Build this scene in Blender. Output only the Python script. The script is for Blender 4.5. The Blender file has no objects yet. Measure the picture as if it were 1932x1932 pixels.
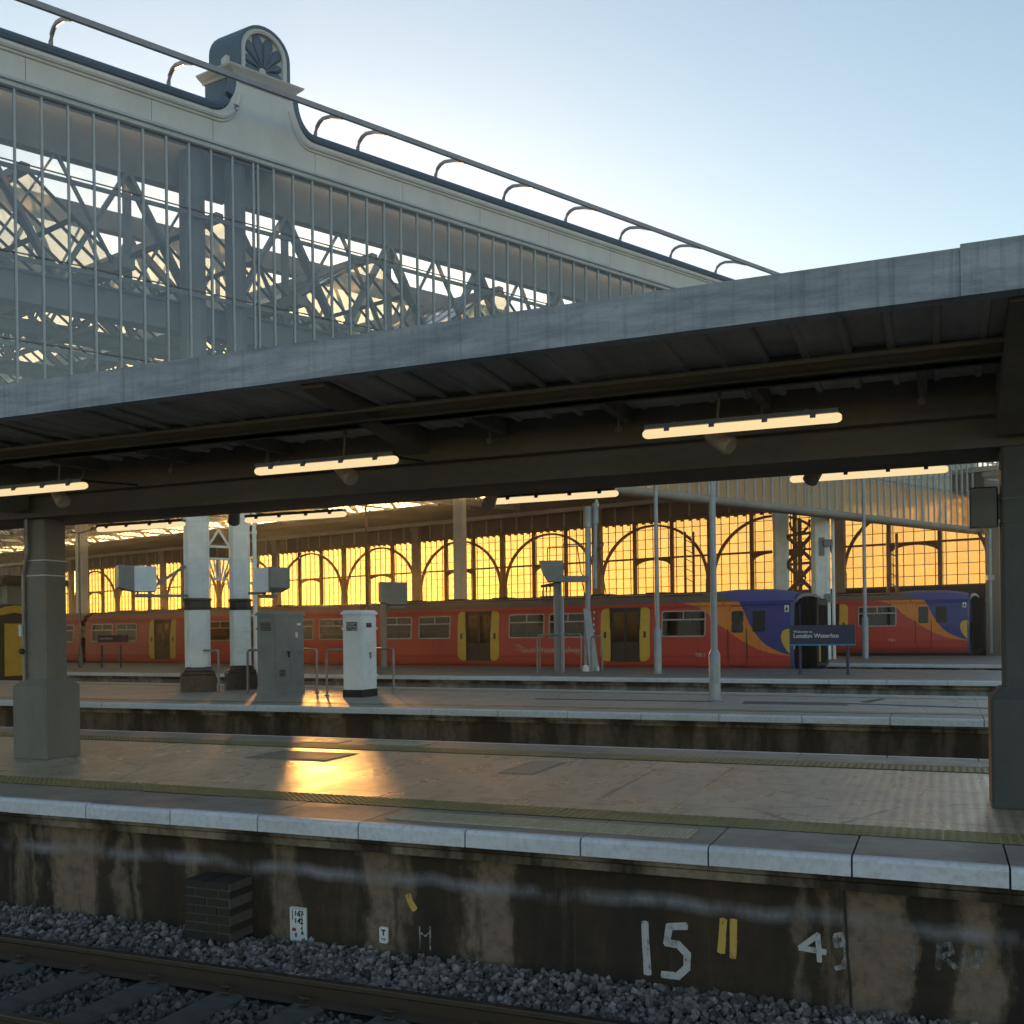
import bpy, bmesh, math, random
import numpy as np
from mathutils import Vector, Matrix
random.seed(7)
R = math.radians
SC = bpy.context.scene
COL = SC.collection

# ---------------------------------------------------------------- camera, sky, sun, exposure
ZC, ROLL, FPX = 1.45, 0.0132, 1932.0
cd = bpy.data.cameras.new("camera")
cam = bpy.data.objects.new("camera", cd)
COL.objects.link(cam)
cam.location = (0, 0, ZC)
cam.rotation_euler = (R(90), ROLL, 0)
cd.sensor_width = 36.0
cd.lens = 36.0
cd.shift_y = 224.0 / 1932.0
cd.clip_start = 0.05
cd.clip_end = 4000
SC.camera = cam
SUN_B, SUN_E = R(-11.2), R(6.1)
world = bpy.data.worlds.new("World")
SC.world = world
world.use_nodes = True
wn = world.node_tree
sky = wn.nodes.new("ShaderNodeTexSky")
sky.sky_type = 'NISHITA'
sky.sun_disc = False
sky.sun_elevation = SUN_E
sky.sun_rotation = SUN_B
sky.altitude = 0
sky.air_density = 1.0
sky.dust_density = 0.5
sky.ozone_density = 1.0
wn.nodes["Background"].inputs[1].default_value = 0.15
wn.links.new(sky.outputs[0], wn.nodes["Background"].inputs[0])
sd = bpy.data.lights.new("sun", 'SUN')
sd.energy = 5.0
sd.angle = R(1.5)
sd.color = (1.0, 0.64, 0.29)
sun = bpy.data.objects.new("sun", sd)
COL.objects.link(sun)
sdir = Vector((math.sin(SUN_B) * math.cos(SUN_E), math.cos(SUN_B) * math.cos(SUN_E), math.sin(SUN_E)))
sun.rotation_euler = (-sdir).to_track_quat('-Z', 'Y').to_euler()
sun.location = (0, 0, 40)
SC.view_settings.view_transform = 'Standard'
SC.view_settings.look = 'None'
SC.view_settings.exposure = 1.1
SC.view_settings.gamma = 1.0
SC.render.engine = 'CYCLES'
SC.cycles.transparent_max_bounces = 24
SC.cycles.max_bounces = 8
SC.cycles.use_denoising = True

# ---------------------------------------------------------------- measuring helpers (photo measured on a 1932 px grid)
def ray(px, py):
    dx, dy = px - 966.0, py - 1190.0
    return (dx - ROLL * dy) / FPX, -(dy + ROLL * dx) / FPX
def at_depth(px, py, d):
    a, b = ray(px, py); return Vector((a * d, d, ZC + b * d))
def on_ground(px, py, z=0.0):
    a, b = ray(px, py); d = (z - ZC) / b; return Vector((a * d, d, z))
class Frame:
    """a vertical plane system: x along, y away, z up"""
    def __init__(s, phi, origin=(0, 0)):
        p = R(phi)
        s.u = Vector((math.sin(p), -math.cos(p), 0)); s.n = Vector((math.cos(p), math.sin(p), 0))
        s.o = Vector((origin[0], origin[1], 0)); s.rot = math.atan2(s.u.y, s.u.x)
    def loc(s, P):
        q = P - s.o; return Vector((q.dot(s.u), q.dot(s.n), P.z))
    def world(s, x, y, z=0.0):
        v = s.o + s.u * x + s.n * y; return Vector((v.x, v.y, z))
    def on_plane(s, px, py, y=0.0):
        a, b = ray(px, py); c = y + s.o.dot(s.n); d = c / (s.n.x * a + s.n.y)
        return s.loc(Vector((a * d, d, ZC + b * d)))
FN = Frame(67.3)                     # near platform
FT = Frame(63.0)                     # middle platforms beyond
FG = Frame(130.5, (24.5, 53.6))      # glass end screen: x towards the far corner
FW = Frame(53.0, (25.0, 53.0))       # arcade wall of the shed
F1 = Frame(57.8, (10.543, 35.424))   # first red train, origin at its nose
F2 = Frame(64.0, (22.155, 47.5))     # second red train

# ---------------------------------------------------------------- objects
def obj(name, mb, mats, parent=None, loc=(0, 0, 0), rotz=0.0, smooth=False):
    me = bpy.data.meshes.new(name)
    me.from_pydata(mb.v, [], mb.f)
    if not isinstance(mats, (list, tuple)): mats = [mats]
    for m in mats: me.materials.append(m)
    if len(mats) > 1: me.polygons.foreach_set('material_index', mb.m)
    if smooth:
        me.polygons.foreach_set('use_smooth', [True] * len(me.polygons))
        if hasattr(me, 'set_sharp_from_angle'): me.set_sharp_from_angle(angle=R(35))
    me.update()
    o = bpy.data.objects.new(name, me)
    COL.objects.link(o)
    o.location = loc; o.rotation_euler = (0, 0, rotz)
    if parent: o.parent = parent
    return o
def tag(o, label, cat, group=None, kind=None):
    o["label"] = label; o["category"] = cat
    if group: o["group"] = group
    if kind: o["kind"] = kind
    return o
def structure(o):
    o["kind"] = "structure"; return o
def thing(name, label, cat, loc=(0, 0, 0), rotz=0.0, group=None):
    o = bpy.data.objects.new(name, None)
    COL.objects.link(o); o.empty_display_size = 0.3
    o.location = loc; o.rotation_euler = (0, 0, rotz)
    return tag(o, label, cat, group)
def copy_tree(o, parent=None):
    c = o.copy(); COL.objects.link(c)
    if parent: c.parent = parent
    for ch in list(o.children): copy_tree(ch, c)
    return c

class MB:
    def __init__(s): s.v = []; s.f = []; s.m = []; s.mi = 0
    def face(s, pts):
        b = len(s.v); s.v += [tuple(p) for p in pts]; s.f.append(tuple(range(b, b + len(pts)))); s.m.append(s.mi)
    def raw(s, vs, fs):
        b = len(s.v); s.v += [tuple(p) for p in vs]
        for f in fs: s.f.append(tuple(b + i for i in f)); s.m.append(s.mi)
    def box(s, x0, x1, y0, y1, z0, z1):
        if x0 > x1: x0, x1 = x1, x0
        if y0 > y1: y0, y1 = y1, y0
        if z0 > z1: z0, z1 = z1, z0
        s.raw([(x0, y0, z0), (x1, y0, z0), (x1, y1, z0), (x0, y1, z0), (x0, y0, z1), (x1, y0, z1), (x1, y1, z1), (x0, y1, z1)],
              [(0, 3, 2, 1), (4, 5, 6, 7), (0, 1, 5, 4), (1, 2, 6, 5), (2, 3, 7, 6), (3, 0, 4, 7)]); return s
    def bbox(s, x0, x1, y0, y1, z0, z1, c=0.02):
        """box with its vertical and top edges chamfered"""
        P = [(x0 + c, y0), (x1 - c, y0), (x1, y0 + c), (x1, y1 - c), (x1 - c, y1), (x0 + c, y1), (x0, y1 - c), (x0, y0 + c)]
        Q = [(x0 + 2 * c, y0 + c), (x1 - 2 * c, y0 + c), (x1 - c, y0 + 2 * c), (x1 - c, y1 - 2 * c), (x1 - 2 * c, y1 - c), (x0 + 2 * c, y1 - c), (x0 + c, y1 - 2 * c), (x0 + c, y0 + 2 * c)]
        s.loft([[(a, b, z0) for a, b in P], [(a, b, z1 - c) for a, b in P], [(a, b, z1) for a, b in Q]]); return s
    def loft(s, rings, cap=True, closed=True):
        b = len(s.v); n = len(rings[0])
        for r in rings: s.v += [tuple(p) for p in r]
        for i in range(len(rings) - 1):
            for j in range(n if closed else n - 1):
                k = (j + 1) % n
                s.f.append((b + i * n + j, b + i * n + k, b + (i + 1) * n + k, b + (i + 1) * n + j)); s.m.append(s.mi)
        if cap:
            s.f.append(tuple(b + j for j in reversed(range(n)))); s.m.append(s.mi)
            e = b + (len(rings) - 1) * n
            s.f.append(tuple(e + j for j in range(n))); s.m.append(s.mi)
        return s
    def lathe(s, x, y, prof, n=12):
        s.loft([[(x + r * math.cos(2 * math.pi * j / n + .26), y + r * math.sin(2 * math.pi * j / n + .26), z) for j in range(n)] for r, z in prof]); return s
    def tube(s, pts, r, n=8):
        pts = [Vector(p) for p in pts]; rings = []
        for i, p in enumerate(pts):
            if i == 0: t = pts[1] - p
            elif i == len(pts) - 1: t = p - pts[i - 1]
            else: t = (pts[i + 1] - p).normalized() + (p - pts[i - 1]).normalized()
            t.normalize()
            a = Vector((0, 0, 1)) if abs(t.z) < .9 else Vector((1, 0, 0))
            e1 = t.cross(a).normalized(); e2 = e1.cross(t)
            rr = r[i] if isinstance(r, (list, tuple)) else r
            rings.append([p + (e1 * math.cos(2 * math.pi * j / n) + e2 * math.sin(2 * math.pi * j / n)) * rr for j in range(n)])
        s.loft(rings); return s
    def bar(s, p, q, w, h, up=(0, 0, 1)):
        """rectangular bar from p to q, w wide (sideways), h high (along up)"""
        p = Vector(p); q = Vector(q); t = (q - p).normalized(); u = Vector(up)
        e1 = t.cross(u)
        if e1.length < 1e-4: e1 = t.cross(Vector((1, 0, 0)))
        e1.normalize(); e2 = e1.cross(t)
        s.loft([[c + e1 * (a * w / 2) + e2 * (b * h / 2) for a, b in ((-1, -1), (1, -1), (1, 1), (-1, 1))] for c in (p, q)]); return s
    def extrude_y(s, poly, y0, y1):
        """polygon of (x,z) pushed from y0 to y1"""
        s.loft([[(x, y0, z) for x, z in poly], [(x, y1, z) for x, z in poly]]); return s
    def extrude_x(s, poly, x0, x1):
        s.loft([[(x0, y, z) for y, z in poly], [(x1, y, z) for y, z in poly]]); return s
    def band_y(s, outer, inner, y0, y1, closed=False):
        """strip between two (x,z) polylines, pushed from y0 to y1"""
        rings = [[(a[0], y0, a[1]), (b[0], y0, b[1]), (b[0], y1, b[1]), (a[0], y1, a[1])] for a, b in zip(outer, inner)]
        if closed: rings.append(rings[0])
        s.loft(rings, cap=not closed); return s
    def rim(s, x0, x1, z0, z1, r, w, y0, y1, n=4):
        def rr(x0, x1, z0, z1, r):
            o = []
            for cx, cz, a0 in ((x1 - r, z1 - r, 0), (x0 + r, z1 - r, 90), (x0 + r, z0 + r, 180), (x1 - r, z0 + r, 270)):
                for k in range(n + 1):
                    a = R(a0 + 90.0 * k / n); o.append((cx + r * math.cos(a), cz + r * math.sin(a)))
            return o
        s.band_y(rr(x0, x1, z0, z1, r), rr(x0 + w, x1 - w, z0 + w, z1 - w, max(r - w, .01)), y0, y1, closed=True); return s
def rounded(x0, x1, z0, z1, r, n=4, left=True, right=True):
    o = []
    for cx, cz, a0, on in ((x1 - r, z1 - r, 0, right), (x0 + r, z1 - r, 90, left), (x0 + r, z0 + r, 180, left), (x1 - r, z0 + r, 270, right)):
        if not on:
            o.append((x1 if a0 in (0, 270) else x0, z1 if a0 in (0, 90) else z0)); continue
        for k in range(n + 1):
            a = R(a0 + 90.0 * k / n); o.append((cx + r * math.cos(a), cz + r * math.sin(a)))
    return o
def text_mesh(body, size, name, parent, mat, loc, align='LEFT', depth=0.002, squeeze=1.0, rot=(R(90), 0, 0), bold=0.0):
    cu = bpy.data.curves.new(name, 'FONT'); cu.body = body; cu.size = size; cu.align_x = align
    cu.extrude = depth; cu.offset = bold
    t = bpy.data.objects.new(name, cu); COL.objects.link(t)
    bpy.context.view_layer.update()
    me = bpy.data.meshes.new_from_object(t.evaluated_get(bpy.context.evaluated_depsgraph_get()))
    COL.objects.unlink(t); bpy.data.objects.remove(t)
    me.name = name; me.materials.clear(); me.materials.append(mat)
    o = bpy.data.objects.new(name, me); COL.objects.link(o)
    o.location = loc; o.rotation_euler = rot; o.scale = (squeeze, 1, 1); o.parent = parent
    return o

# ---------------------------------------------------------------- materials
def newmat(name):
    m = bpy.data.materials.new(name); m.use_nodes = True
    nt = m.node_tree; nt.nodes.clear()
    out = nt.nodes.new("ShaderNodeOutputMaterial")
    return m, nt, out
def nd(nt, t, ins=None, **kw):
    n = nt.nodes.new(t)
    for k, v in kw.items(): setattr(n, k, v)
    for k, v in (ins or {}).items():
        if hasattr(v, 'links') or isinstance(v, bpy.types.NodeSocket): nt.links.new(v, n.inputs[k])
        else: n.inputs[k].default_value = v
    return n
def c4(c): return (c[0], c[1], c[2], 1.0)
def math_(nt, op, a, b=0.0, clamp=False):
    n = nt.nodes.new("ShaderNodeMath"); n.operation = op; n.use_clamp = clamp
    for i, v in enumerate((a, b)):
        if isinstance(v, bpy.types.NodeSocket): nt.links.new(v, n.inputs[i])
        else: n.inputs[i].default_value = v
    return n.outputs[0]
def mixc(nt, fac, a, b):
    n = nt.nodes.new("ShaderNodeMix"); n.data_type = 'RGBA'
    for i, v in ((0, fac), (6, a), (7, b)):
        if isinstance(v, bpy.types.NodeSocket): nt.links.new(v, n.inputs[i])
        else: n.inputs[i].default_value = c4(v) if isinstance(v, (tuple, list)) and len(v) == 3 else v
    return n.outputs[2]
def ramp(nt, fac, stops, interp='LINEAR'):
    n = nt.nodes.new("ShaderNodeValToRGB"); cr = n.color_ramp; cr.interpolation = interp
    while len(cr.elements) < len(stops): cr.elements.new(0.5)
    for e, (p, c) in zip(cr.elements, stops):
        e.position = p; e.color = c4(c) if isinstance(c, (tuple, list)) else (c, c, c, 1)
    nt.links.new(fac, n.inputs[0]); return n.outputs[0]
def coords(nt, scale=(1, 1, 1)):
    tc = nt.nodes.new("ShaderNodeTexCoord")
    mp = nt.nodes.new("ShaderNodeMapping"); mp.inputs['Scale'].default_value = scale
    nt.links.new(tc.outputs['Object'], mp.inputs[0]); return mp.outputs[0]
def noise(nt, vec, scale=5.0, detail=6.0, rough=0.6, dist=0.0):
    return nd(nt, "ShaderNodeTexNoise", {'Vector': vec, 'Scale': scale, 'Detail': detail, 'Roughness': rough, 'Distortion': dist}).outputs[0]
def sepxyz(nt):
    tc = nt.nodes.new("ShaderNodeTexCoord"); s = nt.nodes.new("ShaderNodeSeparateXYZ")
    nt.links.new(tc.outputs['Object'], s.inputs[0]); return s.outputs
def surface(nt, out, color, rough=0.6, metal=0.0, bump=None, bump_d=0.01, spec=0.5):
    p = nt.nodes.new("ShaderNodeBsdfPrincipled")
    for k, v in (('Base Color', color), ('Roughness', rough), ('Metallic', metal), ('Specular IOR Level', spec)):
        if isinstance(v, bpy.types.NodeSocket): nt.links.new(v, p.inputs[k])
        else: p.inputs[k].default_value = c4(v) if isinstance(v, (tuple, list)) else v
    if bump is not None:
        b = nd(nt, "ShaderNodeBump", {'Height': bump, 'Distance': bump_d, 'Strength': 1.0})
        nt.links.new(b.outputs[0], p.inputs['Normal'])
    nt.links.new(p.outputs[0], out.inputs[0]); return p
def paint(name, c, c2=None, rough=0.5, metal=0.0, scale=3.0, stretch=(1, 1, 1), amount=(0.35, 0.7), bump=0.0, spec=0.5, fine=0.25):
    """a worn surface: c with clouds of c2 and a fine grain"""
    m, nt, out = newmat(name)
    c2 = c2 or tuple(k * 0.6 for k in c)
    v = coords(nt, stretch)
    f = ramp(nt, noise(nt, v, scale, 7, 0.65), [(amount[0], 0.0), (amount[1], 1.0)])
    col = mixc(nt, f, c, c2)
    g = noise(nt, coords(nt), scale * 14, 3, 0.6)
    col = mixc(nt, math_(nt, 'MULTIPLY', ramp(nt, g, [(0.45, 0.0), (0.75, 1.0)]), fine), col, tuple(k * 0.45 for k in c))
    rg = math_(nt, 'ADD', math_(nt, 'MULTIPLY', f, 0.15), rough - 0.05, True)
    surface(nt, out, col, rg, metal, g if bump else None, bump, spec); return m
def glass(name, tint=(0.8, 0.85, 0.85), frost=0.15, frost_c=(0.9, 0.9, 0.85), rough=0.03, refl=0.10, dirt=0.0, fres=0.8):
    m, nt, out = newmat(name)
    tr = nd(nt, "ShaderNodeBsdfTransparent", {'Color': c4(tint)})
    tl = nd(nt, "ShaderNodeBsdfTranslucent", {'Color': c4(frost_c)})
    gl = nd(nt, "ShaderNodeBsdfGlossy", {'Color': (1, 1, 1, 1), 'Roughness': rough})
    fr = math_(nt, 'ADD', math_(nt, 'MULTIPLY', noise(nt, coords(nt), 0.9, 5, 0.6), .25), frost - 0.115, True) if dirt else None
    m1 = nd(nt, "ShaderNodeMixShader", {0: frost if fr is None else fr, 1: tr.outputs[0], 2: tl.outputs[0]})
    lw = nd(nt, "ShaderNodeLayerWeight", {'Blend': 0.5})
    sch = math_(nt, 'ADD', math_(nt, 'MULTIPLY', math_(nt, 'POWER', lw.outputs['Facing'], 5.0), 0.95), 0.045)
    fac = math_(nt, 'ADD', math_(nt, 'MULTIPLY', sch, fres), refl * 0.3, True)
    m2 = nd(nt, "ShaderNodeMixShader", {0: fac, 1: m1.outputs[0], 2: gl.outputs[0]})
    nt.links.new(m2.outputs[0], out.inputs[0]); return m
def lamp_mat(name, c, s):
    m, nt, out = newmat(name)
    e = nd(nt, "ShaderNodeEmission", {'Color': c4(c), 'Strength': s}); nt.links.new(e.outputs[0], out.inputs[0]); return m

# painted steel, stone, concrete...
M_white = paint("worn_white_iron", (.80, .81, .80), (.60, .60, .58), .45, scale=1.6, bump=.002)
M_cream = paint("cream_render", (.64, .65, .665), (.55, .56, .57), .6, scale=1.2, stretch=(1, 1, .35), fine=.1)
M_lead = paint("blue_grey_lead", (.075, .12, .18), (.10, .15, .21), .5, scale=2.5, fine=.2)
M_steel = paint("pale_mullion_paint", (.50, .54, .60), (.40, .44, .49), .4, scale=1.2, fine=.1)
M_rail = paint("violet_grey_handrail", (.33, .33, .38), (.25, .25, .30), .45, scale=2)
M_truss = paint("grey_truss_paint", (.20, .21, .22), (.14, .15, .16), .55, scale=1.5)
M_dark = paint("dark_brown_iron", (.045, .032, .026), (.03, .022, .02), .6, scale=2)
M_frame = paint("arcade_frame_iron", (.20, .095, .05), (.13, .065, .038), .55, scale=1.5)
M_pier = paint("arcade_pier_stone", (.27, .22, .18), (.19, .155, .13), .7, scale=.8, stretch=(1, 1, .3))
M_cove = paint("dusty_cove", (.12, .085, .065), (.08, .06, .05), .7, scale=.5)
M_beampaint = paint("dusty_light_beam", (.33, .29, .25), (.25, .22, .19), .6, scale=.8)
M_post = paint("galvanised_post", (.30, .33, .38), (.22, .25, .29), .4, metal=.3, scale=2.2)
M_grey = paint("grey_cabinet_paint", (.21, .215, .21), (.165, .17, .165), .5, scale=2)
M_pale = paint("pale_cabinet_paint", (.74, .76, .78), (.60, .62, .64), .45, scale=2.4)
M_pipe = paint("galvanised_pipe", (.24, .24, .25), (.17, .15, .14), .45, metal=.4, scale=4)
M_black = paint("black_gloss", (.014, .013, .014), (.03, .027, .025), .35, scale=3)
M_plinth = paint("dark_glazed_plinth", (.018, .013, .011), (.035, .025, .02), .28, scale=2)
M_blue = paint("blue_sign", (.012, .022, .075), (.010, .018, .06), .4, scale=1, fine=.05)
M_bluepost = paint("blue_post", (.03, .035, .10), (.02, .025, .07), .45)
M_cyan = paint("cyan_strip", (.02, .25, .38), (.02, .22, .34), .4, fine=.05)
M_ink = paint("white_lettering", (.75, .75, .75), (.68, .68, .68), .5, fine=.05)
M_rust = paint("rusty_rail_steel", (.035, .022, .015), (.06, .032, .018), .65, scale=6)
M_railtop = paint("rail_head", (.10, .075, .06), (.06, .045, .035), .4, metal=.6, scale=5)
M_sleeper = paint("concrete_sleeper", (.09, .088, .086), (.045, .043, .041), .85, scale=3, stretch=(1, 3, 1))
M_tactile = paint("olive_tactile", (.26, .215, .085), (.18, .15, .065), .55, scale=2.5)
M_slab = paint("edge_slab_stone", (.30, .27, .235), (.19, .17, .155), .55, scale=2, bump=.002)
M_coping = paint("white_painted_nosing", (.58, .60, .68), (.40, .42, .47), .55, scale=1.8, stretch=(.5, 1, 1), amount=(.45, .8), bump=.003, fine=.45)
M_beamgrey = paint("grating_steel", (.20, .17, .14), (.14, .12, .10), .45)
M_cover = paint("cover_concrete", (.40, .34, .27), (.30, .25, .2), .45)
M_patch = paint("dark_asphalt_patch", (.05, .047, .046), (.08, .072, .068), .7)
M_joint = paint("dark_joint", (.03, .025, .02), (.02, .018, .015), .8)
M_sign_white = paint("white_plate", (.66, .68, .70), (.55, .57, .6), .5)
def spray(name, c, cover):
    """spray paint worn through to the wall"""
    m, nt, out = newmat(name)
    p = nd(nt, "ShaderNodeBsdfPrincipled", {'Base Color': c4(c), 'Roughness': .85})
    n1 = noise(nt, coords(nt, (1, 1, .5)), 16, 8, .75)
    a = ramp(nt, n1, [(cover - .09, 1.0), (cover + .07, .12)])
    t = nd(nt, "ShaderNodeBsdfTransparent")
    mx = nd(nt, "ShaderNodeMixShader", {0: a, 1: t.outputs[0], 2: p.outputs[0]}); nt.links.new(mx.outputs[0], out.inputs[0]); return m
M_sprayw = spray("white_spray_paint", (.42, .41, .44), .60)
M_sprayy = spray("yellow_spray_paint", (.50, .33, .08), .62)
M_sprayf = spray("faded_spray_paint", (.22, .225, .24), .47)
M_sprayf2 = spray("faded_white_spray", (.34, .32, .33), .49)
M_brickd = paint("sooty_brick", (.020, .016, .014), (.032, .024, .019), .85, scale=3)
M_mortar = paint("pale_mortar", (.10, .09, .08), (.06, .05, .045), .9, scale=5)
M_tube = lamp_mat("lit_tube_diffuser", (1.0, .75, .40), .47)
M_lamp = lamp_mat("lit_headlamp", (1.0, .93, .78), 6.0)
M_glass = glass("screen_glass", (.86, .88, .87), .05, (.85, .80, .70), .02, .22, dirt=1, fres=1.0)
M_glasslow = glass("obscured_screen_glass", (.86, .84, .76), .85, (1.0, .90, .66), .02, .0, dirt=1, fres=.8)
M_roofglass = glass("roof_wired_glass", (.95, .84, .62), .34, (1.0, .88, .66), .1, .05)

def arcade_glass():
    """dirty obscured panes, each a little different from its neighbours"""
    m, nt, out = newmat("arcade_obscured_glass")
    x, y, z = sepxyz(nt)
    cx_ = math_(nt, 'FLOOR', math_(nt, 'DIVIDE', math_(nt, 'ADD', x, 3.85), 7.7 / 14)); cz_ = math_(nt, 'FLOOR', math_(nt, 'DIVIDE', z, (8.35 - 3.5) / 8))
    oi = nt.nodes.new("ShaderNodeObjectInfo")
    cv = nd(nt, "ShaderNodeCombineXYZ", {0: cx_, 1: cz_, 2: math_(nt, 'MULTIPLY', oi.outputs['Random'], 91.0)})
    wn_ = nd(nt, "ShaderNodeTexWhiteNoise", {'Vector': cv.outputs[0]}); r1_ = wn_.outputs['Value']
    dirt = noise(nt, coords(nt), 1.1, 6, .65)
    k = math_(nt, 'ADD', math_(nt, 'MULTIPLY', r1_, .45), math_(nt, 'MULTIPLY', dirt, .9))
    k = ramp(nt, k, [(.25, .74), (.95, 1.0)])
    def tinted(c): return mixc(nt, k, tuple(q * .0 for q in c), c)
    tr = nd(nt, "ShaderNodeBsdfTransparent", {'Color': tinted((.66, .455, .215))})
    tl = nd(nt, "ShaderNodeBsdfTranslucent", {'Color': tinted((.43, .30, .135))})
    m1 = nd(nt, "ShaderNodeMixShader", {0: .28, 1: tl.outputs[0], 2: tr.outputs[0]})
    nt.links.new(m1.outputs[0], out.inputs[0]); return m
M_arcglass = arcade_glass()

def concrete_deck(name, base, dark, warm, ribs=None, rough=.42):
    """platform asphalt and concrete: joints, stains, and a ribbed area where asked"""
    m, nt, out = newmat(name)
    v = coords(nt, (1, .45, 1)); x, y, z = sepxyz(nt)
    a = ramp(nt, noise(nt, v, 1.1, 9, .68, .4), [(.38, 0), (.62, 1)])
    b = ramp(nt, noise(nt, v, 6.5, 8, .7, .2), [(.5, 0), (.68, 1)])
    g = noise(nt, coords(nt), 90, 3, .7)
    col = mixc(nt, a, base, warm)
    col = mixc(nt, math_(nt, 'MULTIPLY', b, .75), col, dark)
    col = mixc(nt, math_(nt, 'MULTIPLY', ramp(nt, g, [(.5, 0), (.7, 1)]), .3), col, dark)
    h = g
    j = None
    for s_, o_, w_ in ((x, 0.9, 2.6), (y, 0.35, 1.55)):
        t = math_(nt, 'FRACT', math_(nt, 'DIVIDE', math_(nt, 'ADD', s_, o_ + 200), w_))
        t = math_(nt, 'LESS_THAN', math_(nt, 'ABSOLUTE', math_(nt, 'SUBTRACT', t, .5)), .006 / w_ * 1.6)
        j = t if j is None else math_(nt, 'MAXIMUM', j, t)
    jn = math_(nt, 'MULTIPLY', j, ramp(nt, noise(nt, coords(nt), .8, 3), [(.42, 0), (.55, .8)]))
    col = mixc(nt, jn, col, tuple(k * .3 for k in dark))
    if ribs:
        w = math_(nt, 'SINE', math_(nt, 'MULTIPLY', x, 2 * math.pi / .085))
        msk = math_(nt, 'MULTIPLY', ramp(nt, math_(nt, 'ADD', x, ribs), [(0.0, 0), (1.0, 1)]), 1.0)
        msk = math_(nt, 'MULTIPLY', msk, ramp(nt, noise(nt, coords(nt, (.5, 1, 1)), 1.2, 4), [(.35, .25), (.6, 1)]))
        col = mixc(nt, math_(nt, 'MULTIPLY', math_(nt, 'MULTIPLY', math_(nt, 'LESS_THAN', w, -.2), msk), .35), col, tuple(k * .5 for k in dark))
        h = math_(nt, 'ADD', h, math_(nt, 'MULTIPLY', math_(nt, 'MULTIPLY', w, msk), .5))
    vg = nd(nt, "ShaderNodeTexVoronoi", {'Vector': coords(nt), 'Scale': 3.2, 'Randomness': 1.0})
    gum = math_(nt, 'LESS_THAN', vg.outputs[0], .055)
    col = mixc(nt, math_(nt, 'MULTIPLY', gum, .6), col, tuple(k * .45 for k in dark))
    ck = nd(nt, "ShaderNodeTexVoronoi", {'Vector': coords(nt, (.7, 1, 1)), 'Scale': .55, 'Randomness': 1.0}, feature='DISTANCE_TO_EDGE')
    crack = math_(nt, 'MULTIPLY', math_(nt, 'LESS_THAN', math_(nt, 'ADD', ck.outputs[0], math_(nt, 'MULTIPLY', noise(nt, coords(nt), 3, 5), .03)), .019), .7)
    col = mixc(nt, crack, col, tuple(k * .4 for k in dark))
    rg = math_(nt, 'ADD', math_(nt, 'MULTIPLY', noise(nt, v, 2.3, 6), .45), rough - .2, True)
    surface(nt, out, col, rg, 0, h, .003, 1.0); return m
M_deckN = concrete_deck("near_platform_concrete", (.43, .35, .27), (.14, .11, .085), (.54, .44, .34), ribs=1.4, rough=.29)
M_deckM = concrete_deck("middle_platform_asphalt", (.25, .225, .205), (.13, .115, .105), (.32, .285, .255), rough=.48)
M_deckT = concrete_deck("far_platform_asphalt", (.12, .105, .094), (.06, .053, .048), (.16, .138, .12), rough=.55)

def ballast_ground():
    m, nt, out = newmat("trackbed_ballast")
    vo = nd(nt, "ShaderNodeTexVoronoi", {'Vector': coords(nt), 'Scale': 16.0})
    n1 = noise(nt, coords(nt), 1.3, 5)
    col = mixc(nt, n1, (.035, .03, .028), (.085, .075, .072))
    col = mixc(nt, math_(nt, 'MULTIPLY', vo.outputs[0], .9, True), col, (.02, .017, .016))
    surface(nt, out, col, .9, 0, math_(nt, 'SUBTRACT', 1.0, vo.outputs[0]), .03); return m
M_ground = ballast_ground()
def stone_mat():
    m, nt, out = newmat("ballast_stone")
    tc = nd(nt, "ShaderNodeNewGeometry")
    col = ramp(nt, tc.outputs['Random Per Island'], [(0, (.06, .047, .043)), (.3, (.15, .118, .11)), (.45, (.19, .15, .145)), (.75, (.27, .22, .21)), (1, (.44, .37, .36))])
    g = noise(nt, coords(nt), 40, 4)
    x, y, z = sepxyz(nt)
    col = mixc(nt, ramp(nt, y, [(.0, 0), (1, 0)]), col, col)
    col = mixc(nt, math_(nt, 'MULTIPLY', g, .6), col, (.03, .026, .026))
    surface(nt, out, col, .85, 0, g, .004); return m
M_stone = stone_mat()
def dark_stone_mat():
    m, nt, out = newmat("oily_ballast_stone")
    tc = nd(nt, "ShaderNodeNewGeometry")
    col = ramp(nt, tc.outputs['Random Per Island'], [(0, (.035, .03, .028)), (.6, (.08, .07, .068)), (1, (.14, .12, .115))])
    surface(nt, out, col, .85); return m
M_stone2 = dark_stone_mat()

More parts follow.
